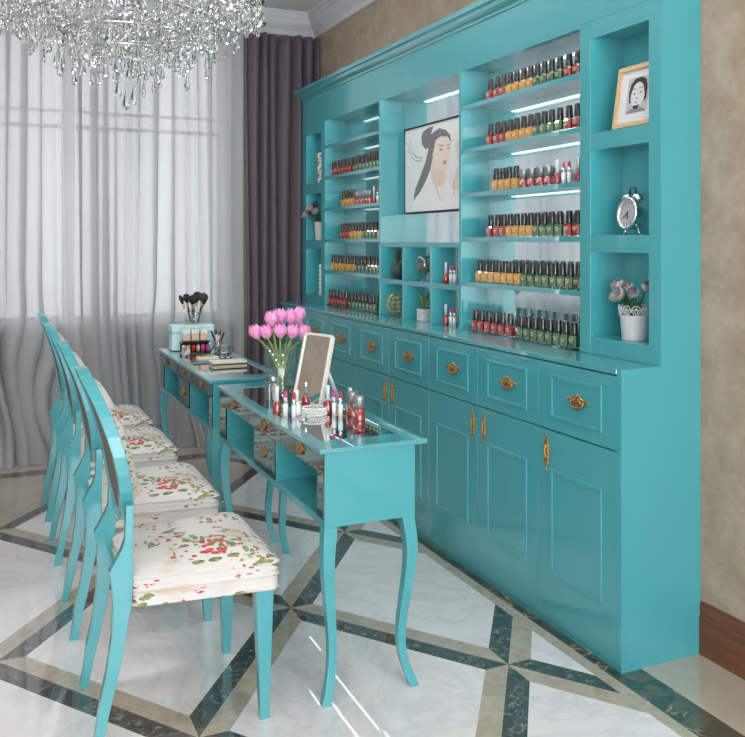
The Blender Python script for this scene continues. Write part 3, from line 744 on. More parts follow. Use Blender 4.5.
for k in range(6):
    a = PI*k/6; m.tube([(R0*math.cos(2*PI*i/28)*math.cos(a), R0*math.cos(2*PI*i/28)*math.sin(a), R0*math.sin(2*PI*i/28)) for i in range(28)], .0017, 5, closed=True)
for z_ in (-.6, -.2, .2, .6):
    r_ = R0*math.sqrt(1-z_*z_); m.tube([(r_*math.cos(2*PI*i/24), r_*math.sin(2*PI*i/24), R0*z_) for i in range(24)], .0017, 5, closed=True)
o = m.build('wire_sphere', M_wire); o.location = (2.046, 4.215, .9525+.0637); tag(o, 'gold wire openwork ball on the counter in the lower cubby', 'ornament')
def mk_marble():
    mm, nt, b = mat('white_marble_pot'); n = noise(nt, objco(nt), 40., 6, .6, 2.); nt.links.new(ramp(nt, n, [(.45,(.68,.67,.68)),(.5,(.4,.4,.42)),(.55,(.7,.69,.70))]), b.inputs['Base Color']); return mm
t = thing('marble_pot', 'small square marbled pot in the lower cubby below the glass goblet', 'pot', (2.04, 3.885, .9525))
MB().box(-.034,.034,-.034,.034,0,.062).build('body', mk_marble(), t, bevel=.003); MB().box(-.029,.029,-.029,.029,.0621,.0645).build('soil', M_blackmat, t)
sp = thing('spiky_plant', 'thin spiky green plant in the small marbled pot', 'plant', (2.04, 3.885, .9525))
for k, (dx, dy, h_) in enumerate(((-.01,.085,.145),(-.02,.02,.15),(.0,.05,.12),(.01,-.03,.14),(-.015,-.05,.11),(.02,.0,.16))):
    leaf_mb((dx*.2, dy*.15, .06), (dx*.4, dy*.35, .06+h_*.5), (dx, dy, h_), .007, 7).build('leaf', M_darkleaf if k % 2 else M_stem, sp, recalc=False)
t = thing('candle_holder', 'white and gold stacked ornament in the upper niche beside the drape', 'ornament', (2.045, 5.40, 1.7455))
m = MB()
for k in range(5): m.lathe([(.020,.042*k),(.026,.042*k+.008),(.026,.042*k+.034),(.020,.042*k+.041)], 16)
m.build('body', M_white, t)
m = MB()
for k in range(5):
    for j in range(6): m.ball((.0255*math.cos(j*PI/3+k*.5), .0255*math.sin(j*PI/3+k*.5), .042*k+.021), .009, 8, sz=1.1)
m.build('gold_inlay', M_gold, t)
t = thing('flower_pot', 'tall white pot in the middle niche beside the drape', 'pot', (2.045, 5.42, 1.3685))
MB().lathe([(.030,0),(.032,.004),(.040,.118),(.042,.122),(.038,.122),(.030,.02),(.001,.015)], 20).build('body', M_ceramic, t)
sp = thing('dark_flowers', 'black and grey flower bunch in the tall white pot beside the drape', 'flowers', (2.045, 5.42, 1.3685))
for k, (dx, dy, dz) in enumerate(((-.045,.02,.19),(-.06,-.01,.20),(-.055,.035,.175),(-.03,-.03,.175),(-.02,.005,.222),(-.075,.03,.16))):
    bloom_mb(.045, .026, 1.1).xf(Matrix.Translation((dx,dy,dz)) @ align((dx*8-.3, dy*6, .6))).build('bloom', M_greytulip if k % 2 else M_grey, sp, recalc=False)
    MB().tube([(0,0,.05),(dx*.4,dy*.4,.13),(dx,dy,dz)], .003, 6).build('stem', M_leaf, sp)
    leaf_mb((0,0,.12), (dx*.5,dy*.3-.01,.16), (dx*.7-.008,dy*.5-.02,.165), .010, 6).build('leaf', M_leaf, sp, recalc=False)
t = thing('pearl_column', 'twisted pearl candle column in the lowest niche beside the drape', 'ornament', (2.045, 5.405, 1.0045))
m = MB()
for k in range(7): m.ball((0,0,.016+.029*k), .017, 12, sz=.95)
m.build('pearls', M_pearl, t); MB().lathe([(.018,0),(.018,.004),(.006,.008)], 14).build('base', M_wire, t)

# ------------------------------------------------------------------ tables
T0 = (1.05, 2.95, 0)
def make_table(label):
    t = thing('manicure_table', label, 'table', T0, 'teal manicure tables')
    x0, x1, y0, y1 = .880, 1.230, 2.330, 3.570; zt, zb = .750, .7355
    m = MB().box(x0, x0+.042, y0, y1, zb, zt).box(x1-.042, x1, y0, y1, zb, zt)
    for a, b_ in ((y0, y0+.105), (y1-.105, y1), (2.91, 2.99)): m.box(x0+.042, x1-.042, a, b_, zb, zt)
    m.build('tabletop', M_tealhi, t, T0, bevel=.002)
    for a, b_ in ((y0+.105, 2.91), (2.99, y1-.105)):
        MB().box(x0+.042, x1-.042, a, b_, zb+.002, zt-.0025).build('mirror_inset', M_tray, t, T0)
    bx0, bx1, by0, by1 = .896, 1.190, 2.336, 3.564
    m = MB().box(bx0, bx1, by0, by0+.014, .517, .735).box(bx0, bx1, by1-.014, by1, .517, .735)      # ends
    m.box(bx1-.014, bx1, by0+.014, by1-.014, .517, .735)                                              # rear
    m.box(bx0, bx1-.014, by0+.014, by1-.014, .517, .539)                                              # floor
    m.box(bx0+.012, bx1-.014, by0+.014, by1-.014, .674, .735)                                         # drawer housing
    for a, b_ in ((by0+.014, 2.393), (2.800, 2.812), (3.045, 3.057), (3.458, by1-.014)): m.box(bx0+.001, bx1-.014, a, b_, .539, .674)
    m.build('body', M_teal, t, T0)
    # mirrored fronts
    for a, b_ in ((by0+.002, 2.735), (2.738, 3.120), (3.123, by1-.002)):
        d = MB().box(bx0-.004, bx0+.010, a, b_, .6755, .7345).build('drawer', M_smoke, t, T0)
        drawer_pull((a+b_)/2 if b_ < 3 or a > 3.1 else 2.93, .705, bx0-.004).xf(Matrix.Translation((bx0, (a+b_)/2, .705)) @ Matrix.Diagonal((.6,.62,.8,1)) @ Matrix.Translation((-bx0, -(a+b_)/2, -.705))).build('handle', M_gold, d, T0)
    d = MB().box(bx0-.004, bx0+.010, 2.804, 3.053, .541, .6735).build('drawer', M_smoke, t, T0)
    drawer_pull(2.93, .607, bx0-.004).xf(Matrix.Translation((bx0, 2.93, .607)) @ Matrix.Diagonal((.6,.62,.8,1)) @ Matrix.Translation((-bx0, -2.93, -.607))).build('handle', M_gold, d, T0)
    for a, b_ in ((by0+.002, 2.391), (3.460, by1-.002)): MB().box(bx0-.004, bx0+.0008, a, b_, .541, .6735).build('mirror_stile', M_smoke, t, T0)
    # cabriole legs
    prof = [(.517, 0, .020), (.49, .003, .020), (.46, .007, .0195), (.42, .010, .0185), (.37, .008, .0172), (.30, .001, .0155), (.22, -.009, .0138), (.15, -.014, .013), (.09, -.010, .0128), (.045, .002, .0130), (.018, .012, .0138), (0, .016, .0142)]
    for sx in (-1, 1):
        for sy in (-1, 1):
            cx = (bx0+.0205) if sx < 0 else (bx1-.0205); cy = (by0+.0205) if sy < 0 else (by1-.0205)
            rings = []
            # resample smoothly
            for i in range(len(prof)-1):
                for q in range(3):
                    t_ = q/3; z0, o0, h0 = prof[i]; z1, o1, h1 = prof[i+1]
                    rings.append((z0+(z1-z0)*t_, o0+(o1-o0)*t_, h0+(h1-h0)*t_))
            rings.append(prof[-1])
            for _ in range(2): rings = [rings[0]] + [(rings[i][0], (rings[i-1][1]+2*rings[i][1]+rings[i+1][1])/4, rings[i][2]) for i in range(1, len(rings)-1)] + [rings[-1]]
            R4 = [[(cx+sx*o-h, cy+sy*o-h, z), (cx+sx*o+h, cy+sy*o-h, z), (cx+sx*o+h, cy+sy*o+h, z), (cx+sx*o-h, cy+sy*o+h, z)] for z, o, h in rings]
            MB().loft(R4, 0, False).build('leg', M_teal, t, T0, bevel=.002)
    return t
tb1 = make_table('teal manicure table nearest the camera with tulips and stand mirror on top')
tb2 = dup_thing(tb1, (T0[0], T0[1] + 1.363, 0), 'teal manicure table farther back with train case and brushes on top', 'teal manicure tables')

# ------------------------------------------------------------------ chairs
def lerp_tab(tab, z):
    for (z0, x0), (z1, x1) in zip(tab, tab[1:]):
        if z <= z1: return x0 + (x1-x0)*(z-z0)/(z1-z0)
    return tab[-1][1]
XCT = [(.50,.361),(.55,.358),(.60,.354),(.65,.346),(.70,.3385),(.74,.331),(.80,.316),(.85,.300),(.90,.282),(.95,.261),(1.0,.240),(1.05,.218)]
def make_chair(label):
    C0 = (.5, 0, 0)
    t = thing('oval_back_chair', label, 'chair', (.5, 2.565, 0), 'floral chairs along the tables')
    rear = [(.339,.642),(.336,.549),(.326,.522),(.311,.496),(.296,.469),(.303,.420),(.305,.371),(.302,.297),(.288,.201),(.272,.125),(.260,.04),(.252,0)]
    front = [(.278,0),(.286,.04),(.296,.09),(.312,.156),(.331,.24),(.343,.313),(.353,.363),(.357,.42),(.357,.476),(.358,.548),(.360,.642)]
    for s in (-1, 1):
        y0, y1 = (-.190, -.160) if s < 0 else (.160, .190)
        MB().prism_y(rear + front, y0, y1).build('leg', M_tealchair, t, C0, bevel=.002)
        r_ = []
        for z, hx, hy, cx, cy in ((0, .0125, .0125, .716, .212), (.367, .026, .022, .716, .205)):
            r_.append([(cx-hx, s*cy-hy, z), (cx+hx, s*cy-hy, z), (cx+hx, s*cy+hy, z), (cx-hx, s*cy+hy, z)])
        MB().loft(r_, 0, False).build('leg', M_tealchair, t, C0, bevel=.002)
    # oval back frame, faceted
    N = 26; zc, hz, hy = .776, .222, .193; rings = []
    for i in range(N):
        a = 2*PI*i/N
        def pt(sc_, dx):
            z = zc + (hz - sc_) * math.sin(a); y = (hy - sc_) * math.cos(a)
            return (lerp_tab(XCT, z) + dx, y, z)
        rings.append([pt(0, -.017), pt(0, .017), pt(.034, .017), pt(.034, -.017)])
    MB().loft(rings, 0, False, closed=True).build('back_frame', M_tealchair, t, C0, bevel=.0015)
    # cushion in the oval
    vs, fs = [], []; NR = 9; NA = 40
    for side, amp in ((1, .034), (-1, .000)):
        b = len(vs)
        for j in range(NR + 1):
            k = j / NR
            for i in range(NA):
                a = 2*PI*i/NA; z = zc + (hz-.024)*k*math.sin(a); y = (hy-.024)*k*math.cos(a)
                edge = (1 - k**4) ** .5
                vs.append((lerp_tab(XCT, z) + side*(.010 + amp*edge), y, z))
        for j in range(NR):
            for i in range(NA):
                p = b+j*NA+i; q = b+j*NA+(i+1) % NA; fs.append((p, q, q+NA, p+NA))
    MB().add(vs, fs, 0, True).build('back_cushion', M_fabric, t, C0)
    lin = []
    for dx in (-.0095, -.0125): lin.append([(lerp_tab(XCT, zc + (hz-.03)*math.sin(2*PI*i/NA)) + dx, (hy-.03)*math.cos(2*PI*i/NA), zc + (hz-.03)*math.sin(2*PI*i/NA)) for i in range(NA)])
    nl = 8; vl = []; fl = []
    for j in range(nl + 1):
        for i in range(NA):
            a = 2*PI*i/NA; z = zc + (hz-.03)*j/nl*math.sin(a); vl.append((lerp_tab(XCT, z) - .0125, (hy-.03)*j/nl*math.cos(a), z))
    for j in range(nl):
        for i in range(NA): q = j*NA+i; q2 = j*NA+(i+1) % NA; fl.append((q, q2, q2+NA, q+NA))
    MB().add(vl, fl, 0, True).build('back_sheet', M_backsheet, t, C0)  # thin dark taupe sheet behind the back cushion
    # seat
    def outline(ins, dz):
        xf_, xr = .757 - ins, .350 + ins; hf, hr = .238 - ins, .196 - ins; c = max(.02, .035)
        pts = []
        cor = [((xr, -hr), (xf_, -hf)), ]
        P4 = [(xr, -hr), (xf_, -hf), (xf_, hf), (xr, hr)]
        for i, p in enumerate(P4):
            a = Vector(P4[i-1]) - Vector(p); b_ = Vector(P4[(i+1) % 4]) - Vector(p)
            cc = (.030 if i in (1, 2) else .045) ; a = a.normalized()*cc; b_ = b_.normalized()*cc
            for k in range(6):
                q = k/5; v = Vector(p) + a*(1-q)**2 + b_*q*q
                pts.append(v)
            nxt = Vector(P4[(i+1) % 4]); st = Vector(p) + b_; cn = (.030 if (i+1) % 4 in (1, 2) else .045)
            en = nxt + (Vector(p)-nxt).normalized()*cn
            for k in range(1, 6): pts.append(st + (en-st)*k/6)
        return [(v.x, v.y, dz) for v in pts]
    lay = [(.035,.366),(.004,.3665),(-.003,.369),(-.004,.372),(.001,.375),(.000,.392),(.002,.403),(.000,.407),(-.004,.410),(-.004,.413),(.002,.416),(-.001,.424),(-.001,.436),(.002,.4405),(-.004,.4435),(-.004,.446),(.003,.449),(.014,.458),(.040,.470),(.080,.479),(.12,.484),(.16,.486)]
    m = MB().loft([outline(i_, z_) for i_, z_ in lay], 0, True)
    m.build('seat', M_fabric, t, C0)
    return t
ch1 = make_chair('teal oval-back chair with floral seat nearest the camera')
for yc, lb in ((3.258, 'teal oval-back floral chair, second from the camera beside the nearer table'), (3.992, 'teal oval-back floral chair, third from the camera along the tables'), (4.613, 'teal oval-back floral chair farthest from camera, closest to the sheer curtain')):
    dup_thing(ch1, (.5, yc, 0), lb, 'floral chairs along the tables')

# ------------------------------------------------------------------ things on the nearer table
ZT = .7505; ZM = .7478
VX, VY = 1.040, 3.195
va = thing('glass_vase', 'tall clear glass vase holding pink tulips on the nearer table', 'vase', (VX, VY, ZM))
MB().lathe([(.058,0),(.062,.002),(.062,.206),(.0595,.206),(.0595,.012),(.001,.011)], 36).build('body', M_thin, va)
MB().lathe([(.0585,.0125),(.0585,.100)], 32).build('water', M_water, va)
TL = [((-.105,.035,.262),.030,.056,'lowest at the left edge'),((-.065,.005,.262),.030,.056,'second from the left edge'),((-.045,-.01,.312),.031,.060,'high on the left side'),((.005,.02,.318),.031,.058,'at the top middle'),((-.012,-.03,.268),.030,.056,'at the lower middle front'),
      ((.048,-.025,.262),.030,.056,'at the lower right front'),((.060,.02,.315),.031,.060,'high on the right side'),((.090,.0,.325),.029,.058,'topmost at the right'),((.105,-.02,.255),.030,.060,'lowest at the right edge'),((.095,.04,.29),.028,.052,'behind at the right edge'),((.02,.06,.295),.028,.054,'at the back of the bunch')]
for (p, r_, h_, lb) in TL:
    p = (p[0]*.76, p[1]*.9, p[2]-.036); r_ *= .95; h_ *= 1.12
    t = thing('pink_tulip', 'pink tulip ' + lb + ' in the glass vase', 'flower', (VX, VY, ZM), 'pink tulips in the vase')
    d = Vector((p[0]*2.2, p[1]*2.2, .55))
    bloom_mb(h_, r_, .5).xf(Matrix.Translation(p) @ align(d)).build('bloom', M_tulip, t, recalc=False)
    MB().tube([(-p[0]*.3, -p[1]*.3, .016), (p[0]*.1, p[1]*.1, .11), (p[0]*.5, p[1]*.5, .185), (p[0], p[1], p[2]+.004)], .0042, 7).build('stem', M_stem, t)
for a, l in ((.3, .10), (2.2, .11), (3.6, .10), (5.0, .105)): pass
lv = thing('tulip_leaf', 'long green tulip leaf rising inside the vase', 'leaf', (VX, VY, ZM))
leaf_mb((.01,.0,.02), (.02,-.02,.12), (.044,-.03,.235), .012).build('blade', M_stem, lv, recalc=False)

# stand mirror: tilted rounded slab with a prop leg
smr = thing('stand_mirror', 'white rounded rectangular stand mirror on the nearer table', 'mirror', (1.072, 3.000, ZT))
def rrect(hy, z0, z1, c, n=6):
    pts = []
    for cy, cz, a0 in ((hy-c, z1-c, 0), (-hy+c, z1-c, PI/2), (-hy+c, z0+c, PI), (hy-c, z0+c, 3*PI/2)):
        for k in range(n+1): a = a0 + PI/2*k/n; pts.append((cy + c*math.cos(a), cz + c*math.sin(a)))
    return pts
MRZ = Matrix.Rotation(math.radians(21), 4, 'Z'); MT = MRZ @ Matrix.Rotation(math.radians(14), 4, 'Y')
mw, mh = .080, .268
o1 = rrect(mw, 0, mh, .018); o2 = rrect(mw-.009, .009, mh-.009, .012); o3 = rrect(mw-.010, .010, mh-.010, .011)
MB().loft([[(.016, y, z) for y, z in o1], [(.002, y, z) for y, z in o1], [(0, y, z) for y, z in rrect(mw-.002, .002, mh-.002, .016)], [(0, y, z) for y, z in o2], [(.005, y, z) for y, z in o3]], 0, False).xf(MT).build('frame', M_cream, smr)
MB().add([(.0045, y, z) for y, z in o3], [tuple(range(len(o3)))]).xf(MT).build('glass', M_mirror, smr, recalc=False)
pl = MB().tube([tuple(MT @ Vector((.018, -.055, .15))), tuple(MRZ @ Vector((.150, -.02, .008)))], .007, 8)
pl.tube([tuple(MRZ @ Vector((.150, -.02, .008))), tuple(MRZ @ Vector((.02, -.02, .008)))], .006, 8)
pl.build('prop', M_cream, smr)

# bracelet: three pearl strings
br = thing('pearl_bracelet', 'three-strand pearl bracelet lying in front of the stand mirror', 'bracelet', (1.045, 2.83, ZM))
for k in range(3):
    m = MB(); r_ = .043 - .001*k
    for i in range(30): a = 2*PI*i/30 + k*.1; m.ball((r_*math.cos(a), r_*math.sin(a)*1.0, .0045 + k*.0093), .0046, 7)
    m.build('strand', M_pearl, br)
G_cos = 'cosmetics on the nearer table'
def pc_(kind, x, y, label, z=ZM): return put(kind, (x, y, z), label, G_cos)
pc_('pinklip', .945, 2.845, 'open pink lipstick in front of the glass vase')
pc_('redlip', .962, 2.805, 'open red lipstick in front of the glass vase')
pc_('tube', .985, 2.84, 'white capped tube beside the lipsticks in front of the vase')
pc_('redgloss', .925, 2.88, 'red gloss bottle with white cap close to the vase base')
pc_('pinklip', 1.105, 2.79, 'open pink lipstick beside the red jars on the nearer table')
pc_('redlip', 1.115, 2.755, 'open red lipstick beside the red jars on the nearer table')
pc_('tube', 1.17, 2.80, 'white capped tube behind the red jars on the nearer table')
pc_('redgloss', 1.095, 2.825, 'red gloss bottle with white cap behind the pink lipstick')
j1 = pc_('jar', 1.150, 2.672, 'silver-lidded red polish jar nearest the table end'); j1.scale = (1.15,1.15,1.05)
j2 = pc_('jar', 1.160, 2.755, 'silver-lidded red polish jar behind the nearest jar'); j2.scale = (1.15,1.15,1.05)
lb = put('roundred', (1.058, 2.952, ZM), 'small red polish bottle with silver cap at the stand mirror foot', G_cos)
pb = thing('perfume_bottle', 'ribbed crystal perfume bottle standing beside the vase', 'perfume bottle', (.945, 2.985, ZM))
m = MB(); prf = []
for k in range(7): prf += [(.016, .006+.013*k), (.0195, .0125+.013*k)]
m.lathe([(.016,0)] + prf + [(.010,.097)], 18).build('body', M_crystal, pb); MB().lathe([(.008,.097),(.011,.102),(.011,.112),(.004,.118)], 14).build('stopper', M_chrome, pb)
bs = thing('gold_brush', 'thin gold-handled brush lying near the red jars', 'brush', (1.13, 2.83, ZM))
MB().tube([(-.045,.02,.006),(.03,-.012,.006)], [.003,.005], 8).build('handle', M_wire, bs); MB().tube([(.03,-.012,.006),(.055,-.022,.005)], [.006,.002], 8).build('bristle', M_darkleaf, bs)
ea = thing('crystal_brooch', 'small sparkling crystal brooch beside the pearl bracelet', 'jewellery', (.985, 2.775, ZM))
m = MB()
for k in range(9):
    a = k*2.4; r_ = .006*math.sqrt(k); m.ball((r_*math.cos(a), r_*math.sin(a), .006), .0045, 6, smooth=False)
m.build('stones', M_crystal, ea); MB().lathe([(.018,0),(.018,.003)], 12).build('setting', M_chrome, ea)

# ------------------------------------------------------------------ things on the farther table
Z2 = ZM
tc = thing('train_case', 'pale mint train case at the far end of the farther table', 'case', (1.048, 4.835, ZT))
MB().box(-.118,.118,-.05,.05,0,.098).build('body', M_case, tc, bevel=.006, seg=3)
lidc = MB().box(-.120,.120,-.052,.052,.100,.142).build('lid', M_case, tc, bevel=.006, seg=3)
MB().tube([(.0+.03*math.cos(PI*i/10), -.056-.004*math.sin(PI*i/10), .100+.022*math.sin(PI*i/10)) for i in range(11)], .003, 6).box(-.012,.012,-.056,-.051,.09,.108).build('handle', M_wire, tc)
cup = thing('brush_cup', 'clear glass cup of makeup brushes standing on the train case', 'cup', (1.062, 4.835, ZT+.1425))
MB().lathe([(.048,0),(.050,.002),(.050,.075),(.047,.075),(.047,.006),(.001,.005)], 24).build('body', M_thin, cup)
for k, (dx, dy, tx, ty, h_, rb, lb) in enumerate(((-.03,0,-.062,.0,.15,.012,'slim and leaning out at the left'),(-.02,.01,-.035,.01,.155,.02,'with small brown head at the left'),(-.004,-.02,-.008,-.03,.15,.034,'large black-headed and central'),(.012,.01,.022,.02,.165,.026,'with round black head at the back'),(.026,-.01,.045,-.01,.158,.030,'with brown head at the right'),(.0,.02,.0,.04,.14,.016,'short and hidden at the back'),(.03,.015,.06,.03,.14,.014,'thin and leaning right'))):
    b_ = thing('makeup_brush', 'makeup brush ' + lb + ' in the glass cup', 'brush', (1.062, 4.835, ZT+.1425), 'makeup brushes in the cup')
    top = Vector((tx, ty, h_-.035)); d = (top - Vector((dx*.8, dy*.8, .008))).normalized()
    MB().tube([(dx*.8, dy*.8, .008), tuple(top - d*.03)], .0055, 8).build('handle', M_black if k % 3 else M_white, b_)
    MB().tube([tuple(top - d*.03), tuple(top)], [.006,.007], 8).build('ferrule', M_wire, b_)
    MB().lathe([(.006,0),(rb*.85,.014),(rb,.03),(rb*.75,.045),(.003,.052)], 14).xf(Matrix.Translation(top) @ align(d)).build('bristle', M_blackmat if k != 4 else P('brown_bristle', (.06,.04,.025), .8), b_)
# palette stand: three powder jars above, a row of lipsticks below
for k, lb in enumerate(('at the left', 'in the middle', 'at the right')):
    j = thing('powder_jar', 'square clear-lidded powder jar ' + lb + ' on the black palette stand', 'cosmetic jar', (.990+.048*k, 4.705, Z2+.066), 'powder jars on the palette stand')
    MB().box(-.020,.020,-.018,.018,.001,.034).build('jar', P('powder', (.72,.52,.38), .5) if k == 0 else bpy.data.materials['powder'], j, bevel=.002); MB().box(-.021,.021,-.019,.019,.035,.062).build('lid', M_chrome if k == 2 else M_white, j, bevel=.002)
st = thing('palette_stand', 'black acrylic palette stand in front of the train case', 'stand', (1.04, 4.70, Z2))
MB().box(-.078,.078,-.030,.030,.056,.0655).box(-.078,.078,.024,.030,0,.056).box(-.078,.078,-.030,.030,0,.008).build('body', M_black, st)
for k, cm_ in enumerate((M_white, M_nude, M_redlip, M_nude, M_pink, M_pink)):
    j = thing('mini_polish', ORD[k] + ' small colour pot from the left in the palette stand', 'nail polish', (.975+.0262*k, 4.688, Z2+.0085), 'small colour pots in the stand')
    MB().lathe([(.0105,0),(.0110,.030),(.009,.036)], 12).build('pot', cm_, j); MB().lathe([(.007,.036),(.007,.045)], 10).build('cap', M_black, j)
cp2 = thing('pencil_cup', 'clear cup with cosmetic pencils beside the palette stand', 'cup', (1.168, 4.71, Z2))
MB().lathe([(.026,0),(.028,.002),(.031,.062),(.029,.062),(.026,.005),(.001,.004)], 18).build('body', M_thin, cp2)
for k, (tx, ty, cm_, lb) in enumerate(((-.045,0,M_black,'black and leaning left'),(-.012,.01,M_cream,'cream and upright'),(.006,-.01,M_redlip,'red and short'),(.022,.01,M_wire,'gold and upright'),(.046,0,M_black,'black and leaning right'))):
    b_ = thing('cosmetic_pencil', 'cosmetic pencil ' + lb + ' in the clear cup', 'pencil', (1.168, 4.71, Z2), 'pencils in the clear cup')
    h_ = (.115,.125,.085,.12,.11)[k]
    MB().tube([(-tx*.2,-ty*.2,.006),(tx*.6,ty*.6,h_*.75)], .0055, 8).build('barrel', cm_, b_); MB().tube([(tx*.6,ty*.6,h_*.75),(tx*.85,ty*.85,h_)], [.006,.004], 8).build('cap', M_black if cm_ is not M_redlip else M_cream, b_)
pe = thing('white_peony', 'white artificial peony lying at the edge of the farther table', 'flower', (.965, 4.56, Z2))
for k in range(3): bloom_mb(.040-.006*k, .026-.006*k, .8).xf(Matrix.Translation((0,0,.020)) @ Matrix.Rotation(k*.6,4,'Z') @ align((-.6,-.5,.5)) @ Matrix.Translation((0,0,-.010))).build('petal', M_peony, pe, recalc=False)
MB().tube([(.012,.01,.014),(.06,.01,.006),(.115,.0,.005)], .003, 6).build('stem', M_leaf, pe); leaf_mb((.05,.01,.006),(.08,-.01,.016),(.11,-.03,.008),.010).build('leaf', M_leaf, pe, recalc=False)
cb = thing('crystal_box', 'faceted crystal trinket box on the farther table', 'box', (1.140, 4.50, Z2))
MB().lathe([(.046,0),(.054,.010),(.050,.020),(.055,.030),(.052,.040)], 14, smooth=False, sy=1.0).build('body', M_crystal, cb); MB().lathe([(.054,.041),(.050,.050),(.030,.056),(.001,.058)], 14, smooth=False).build('lid', M_crystal, cb)
cl = thing('white_clutch', 'flat cream wallet lying between the peony and crystal box', 'wallet', (1.045, 4.43, Z2))
MB().box(-.055,.055,-.035,.035,0,.010).build('body', M_cream, cl, bevel=.003)
gs = MB().tube([(.03*math.cos(2*PI*i/20), .022*math.sin(2*PI*i/20), .004) for i in range(20)], .002, 5, closed=True).build('bangle', M_wire); gs.location = (1.045, 4.43, Z2+.0105); tag(gs, 'thin gold bangle lying on the cream wallet', 'bangle')
for k, (nm, lb, m1, z_) in enumerate((('palette_case', 'lower gold and black compact palette of the stack on the farther table', M_black, 0), ('palette_case', 'upper cream compact palette on top of the stack on the farther table', M_cream, .0140))):
    q = thing(nm, lb, 'makeup palette', (1.075, 4.13, Z2+z_+.0003), 'stacked palettes')
    MB().box(-.086,.086,-.040,.040,0,.0065).build('base', M_champ, q, bevel=.003, seg=3); MB().box(-.086,.086,-.040,.040,.0070,.0135).build('lid', m1, q, bevel=.003, seg=3)

# ------------------------------------------------------------------ chandelier
CX_, CY_ = .47, 3.30
cd = thing('crystal_chandelier', 'large crystal chandelier with hanging glass drops above the tables', 'chandelier', (CX_, CY_, ZC))
def cz(z): return z - ZC
m = MB().lathe([(.001,-.07),(.05,-.065),(.075,-.03),(.08,-.0005)], 24); m.build('ceiling_rose', M_chrome, cd)
m = MB().tube([(0,0,-.06),(0,0,cz(2.06))], .008, 8)
for z_, r_ in ((2.60,.045),(2.45,.06),(2.33,.045),(2.2,.03),(2.08,.02)): m.ball((0,0,cz(z_)), r_, 14, sz=.8)
m.build('column', M_chrome, cd)
TIERS = [(2.34,.50),(2.26,.42),(2.18,.33),(2.12,.23),(2.07,.12)]
for z_, r_ in TIERS:
    MB().tube([(r_*math.cos(2*PI*i/40), r_*math.sin(2*PI*i/40), cz(z_)) for i in range(40)], .005, 6, closed=True).build('ring', M_chrome, cd)
for k in range(10):
    a = 2*PI*k/10; pts = []
    for i in range(13):
        t_ = i/12; r_ = .04 + .47*t_; z_ = 2.30 + .14*math.sin(t_*PI*1.1+.2) - .02*t_ ; pts.append((r_*math.cos(a), r_*math.sin(a), cz(z_ - .08*math.sin(PI*t_))))
    arm = MB().tube(pts, .006, 8).build('arm', M_crystal if k % 2 else M_chrome, cd)
    e = pts[-1]
    MB().lathe([(.010,0),(.034,.012),(.036,.016),(.012,.018),(.011,.075)], 14, (e[0],e[1],e[2]-.004)).build('candle_cup', M_crystal, arm)
    MB().lathe([(.009,.072),(.013,.09),(.010,.115),(.002,.135)], 12, (e[0],e[1],e[2]-.004)).build('bulb', M_bulb, arm)
def drop_mesh(L, w, n=8):
    return MB().lathe([(.0008,0),(w*.30,-L*.25),(w*.75,-L*.60),(w,-L*.78),(w*.72,-L*.92),(.001,-L)], n, smooth=False, sy=.6)
def bead_mesh(r):
    return MB().lathe([(.0008,r),(r*.8,r*.45),(r,0),(r*.8,-r*.45),(.0008,-r)], 7, smooth=False, sy=.6)
protos = []
for L, w in ((.062,.0125),(.050,.011),(.078,.015),(.042,.009)):
    o = drop_mesh(L, w).build('crystal_drop', M_crystal, cd); protos.append((o, L))
spots = []
for (z_, r_), n_ in zip(TIERS, (36, 30, 24, 16, 8)):
    for i in range(n_):
        a = 2*PI*i/n_ + r_*7
        spots.append((r_*math.cos(a), r_*math.sin(a), z_, r_))
rest = MB(); ndrop = 0
cand = []
for k, (x, y, z_, r_) in enumerate(spots):
    nb = 3 + (k*7) % 5; zz = z_ - .008
    for b_ in range(nb):
        rr = .0075 if b_ % 2 == 0 else .0055
        zz -= rr*1.05
        rest.merge(bead_mesh(rr), Matrix.Translation((x + .004*math.sin(k+b_), y + .004*math.cos(k*2+b_), cz(zz))) @ Matrix.Rotation(k*1.3+b_, 4, 'Z'))
        zz -= rr*1.05
    cand.append((x, y, zz, k))
# a denser curtain of small beads between the tiers
for k in range(1900):
    a = rnd.uniform(0, 2*PI); r_ = .52*math.sqrt(rnd.random())
    zlow = 1.95 + .22*(r_/.5)**1.1; z_ = zlow + rnd.random()**1.2 * (2.40 - zlow)
    rr = rnd.uniform(.005,.0105)
    Mx = Matrix.Translation((r_*math.cos(a), r_*math.sin(a), cz(z_))) @ Matrix.Rotation(rnd.uniform(0,3), 4, 'Z')
    if rnd.random() < .3: rest.merge(drop_mesh(.04+.02*rnd.random(), .0105), Mx)
    else: rest.merge(bead_mesh(rr), Mx)
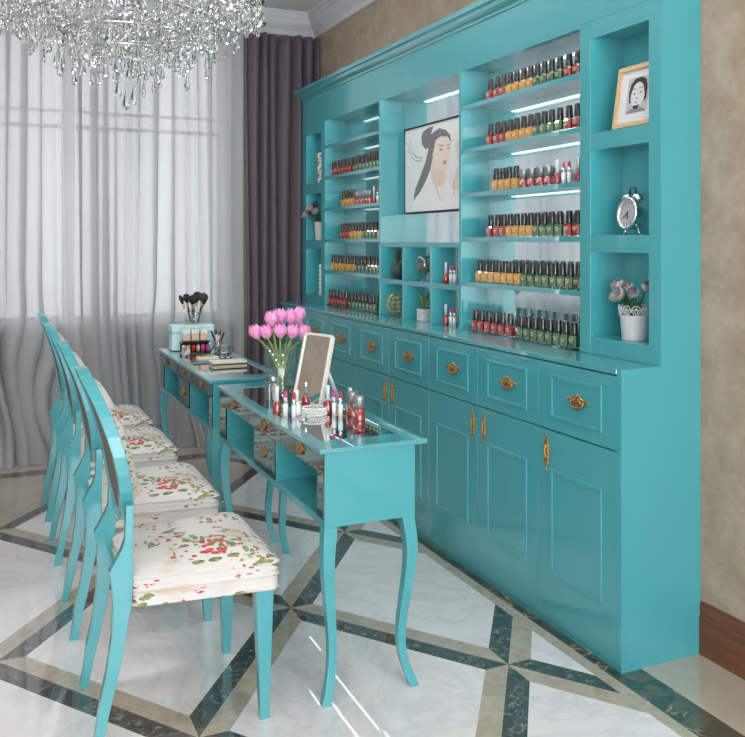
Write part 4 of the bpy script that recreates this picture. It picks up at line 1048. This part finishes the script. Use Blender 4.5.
# garlands from the column to the rings
for k in range(24):
    a = 2*PI*k/24; r_ = (.50,.42,.33)[k % 3]; z1 = (2.34,.0,.0)[0] - (0,.08,.16)[k % 3]
    for i in range(16):
        t_ = i/15; rad = .04 + (r_-.04)*t_; zz = 2.44 + (z1-2.44)*t_ - .07*math.sin(PI*t_)
        rest.merge(bead_mesh(.0058), Matrix.Translation((rad*math.cos(a), rad*math.sin(a), cz(zz))) @ Matrix.Rotation(i*1.1, 4, 'Z'))
cand.sort(key=lambda c: c[2])
bottom = [(.0,.0,2.045,0),(.03,.02,2.05,2),(-.03,.015,2.06,2),(.01,-.035,2.035,2),(-.03,-.02,1.965,2),(.0,.0,1.925,2),(.03,.01,1.945,2)]
made = 0
for x, y, z_, k in [(b[0], b[1], b[2], 2) for b in bottom] + cand:
    pi_ = k % 4 if made >= 7 else 2
    src, L = protos[pi_]
    if made < 100:
        o = src if pi_ not in used else src.copy()
        if pi_ in used: COL.objects.link(o); o.parent = cd
        used.add(pi_)
        o.location = (x, y, cz(z_)); o.rotation_euler = (0, 0, k*1.7); made += 1
    else:
        rest.merge(drop_mesh(L, .011), Matrix.Translation((x, y, cz(z_))) @ Matrix.Rotation(k*1.7, 4, 'Z'))
ro = rest.build('crystal_bead', M_crystal, cd); ro['kind'] = 'stuff'

# ------------------------------------------------------------------ light: sky through the windows
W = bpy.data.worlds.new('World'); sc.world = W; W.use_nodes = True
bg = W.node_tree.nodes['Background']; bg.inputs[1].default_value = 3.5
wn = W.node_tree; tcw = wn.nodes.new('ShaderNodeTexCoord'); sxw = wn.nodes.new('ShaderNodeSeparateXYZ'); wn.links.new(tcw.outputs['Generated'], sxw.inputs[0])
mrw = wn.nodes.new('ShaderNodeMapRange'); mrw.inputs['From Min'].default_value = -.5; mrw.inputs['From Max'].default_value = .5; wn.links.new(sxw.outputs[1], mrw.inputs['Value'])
# sky dimmed behind the sheer curtain, kept bright at the rear glazing for fill
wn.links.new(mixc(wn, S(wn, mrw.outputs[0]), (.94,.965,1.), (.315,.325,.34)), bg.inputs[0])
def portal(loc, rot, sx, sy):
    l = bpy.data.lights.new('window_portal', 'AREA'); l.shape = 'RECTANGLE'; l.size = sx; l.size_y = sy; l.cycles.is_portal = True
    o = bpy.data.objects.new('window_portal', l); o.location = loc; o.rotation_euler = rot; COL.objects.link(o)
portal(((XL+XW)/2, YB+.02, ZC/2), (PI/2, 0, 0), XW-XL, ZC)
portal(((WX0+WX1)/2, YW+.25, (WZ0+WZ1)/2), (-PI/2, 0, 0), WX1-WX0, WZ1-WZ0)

# ------------------------------------------------------------------ camera
cam = bpy.data.cameras.new('camera'); co_ = bpy.data.objects.new('camera', cam); COL.objects.link(co_)
co_.location = (0, 0, 1.35); co_.rotation_euler = (PI/2, 0, -math.atan(384.5/857))
cam.sensor_fit = 'HORIZONTAL'; cam.sensor_width = 36; cam.lens = 857/745*36
cam.shift_x = 0; cam.shift_y = -(368.5-243)/745; cam.clip_start = .05
sc.camera = co_
sc.view_settings.view_transform = 'Standard'; sc.view_settings.look = 'None'; sc.view_settings.gamma = 1; sc.view_settings.use_curve_mapping = False
sc.view_settings.exposure = 1.15
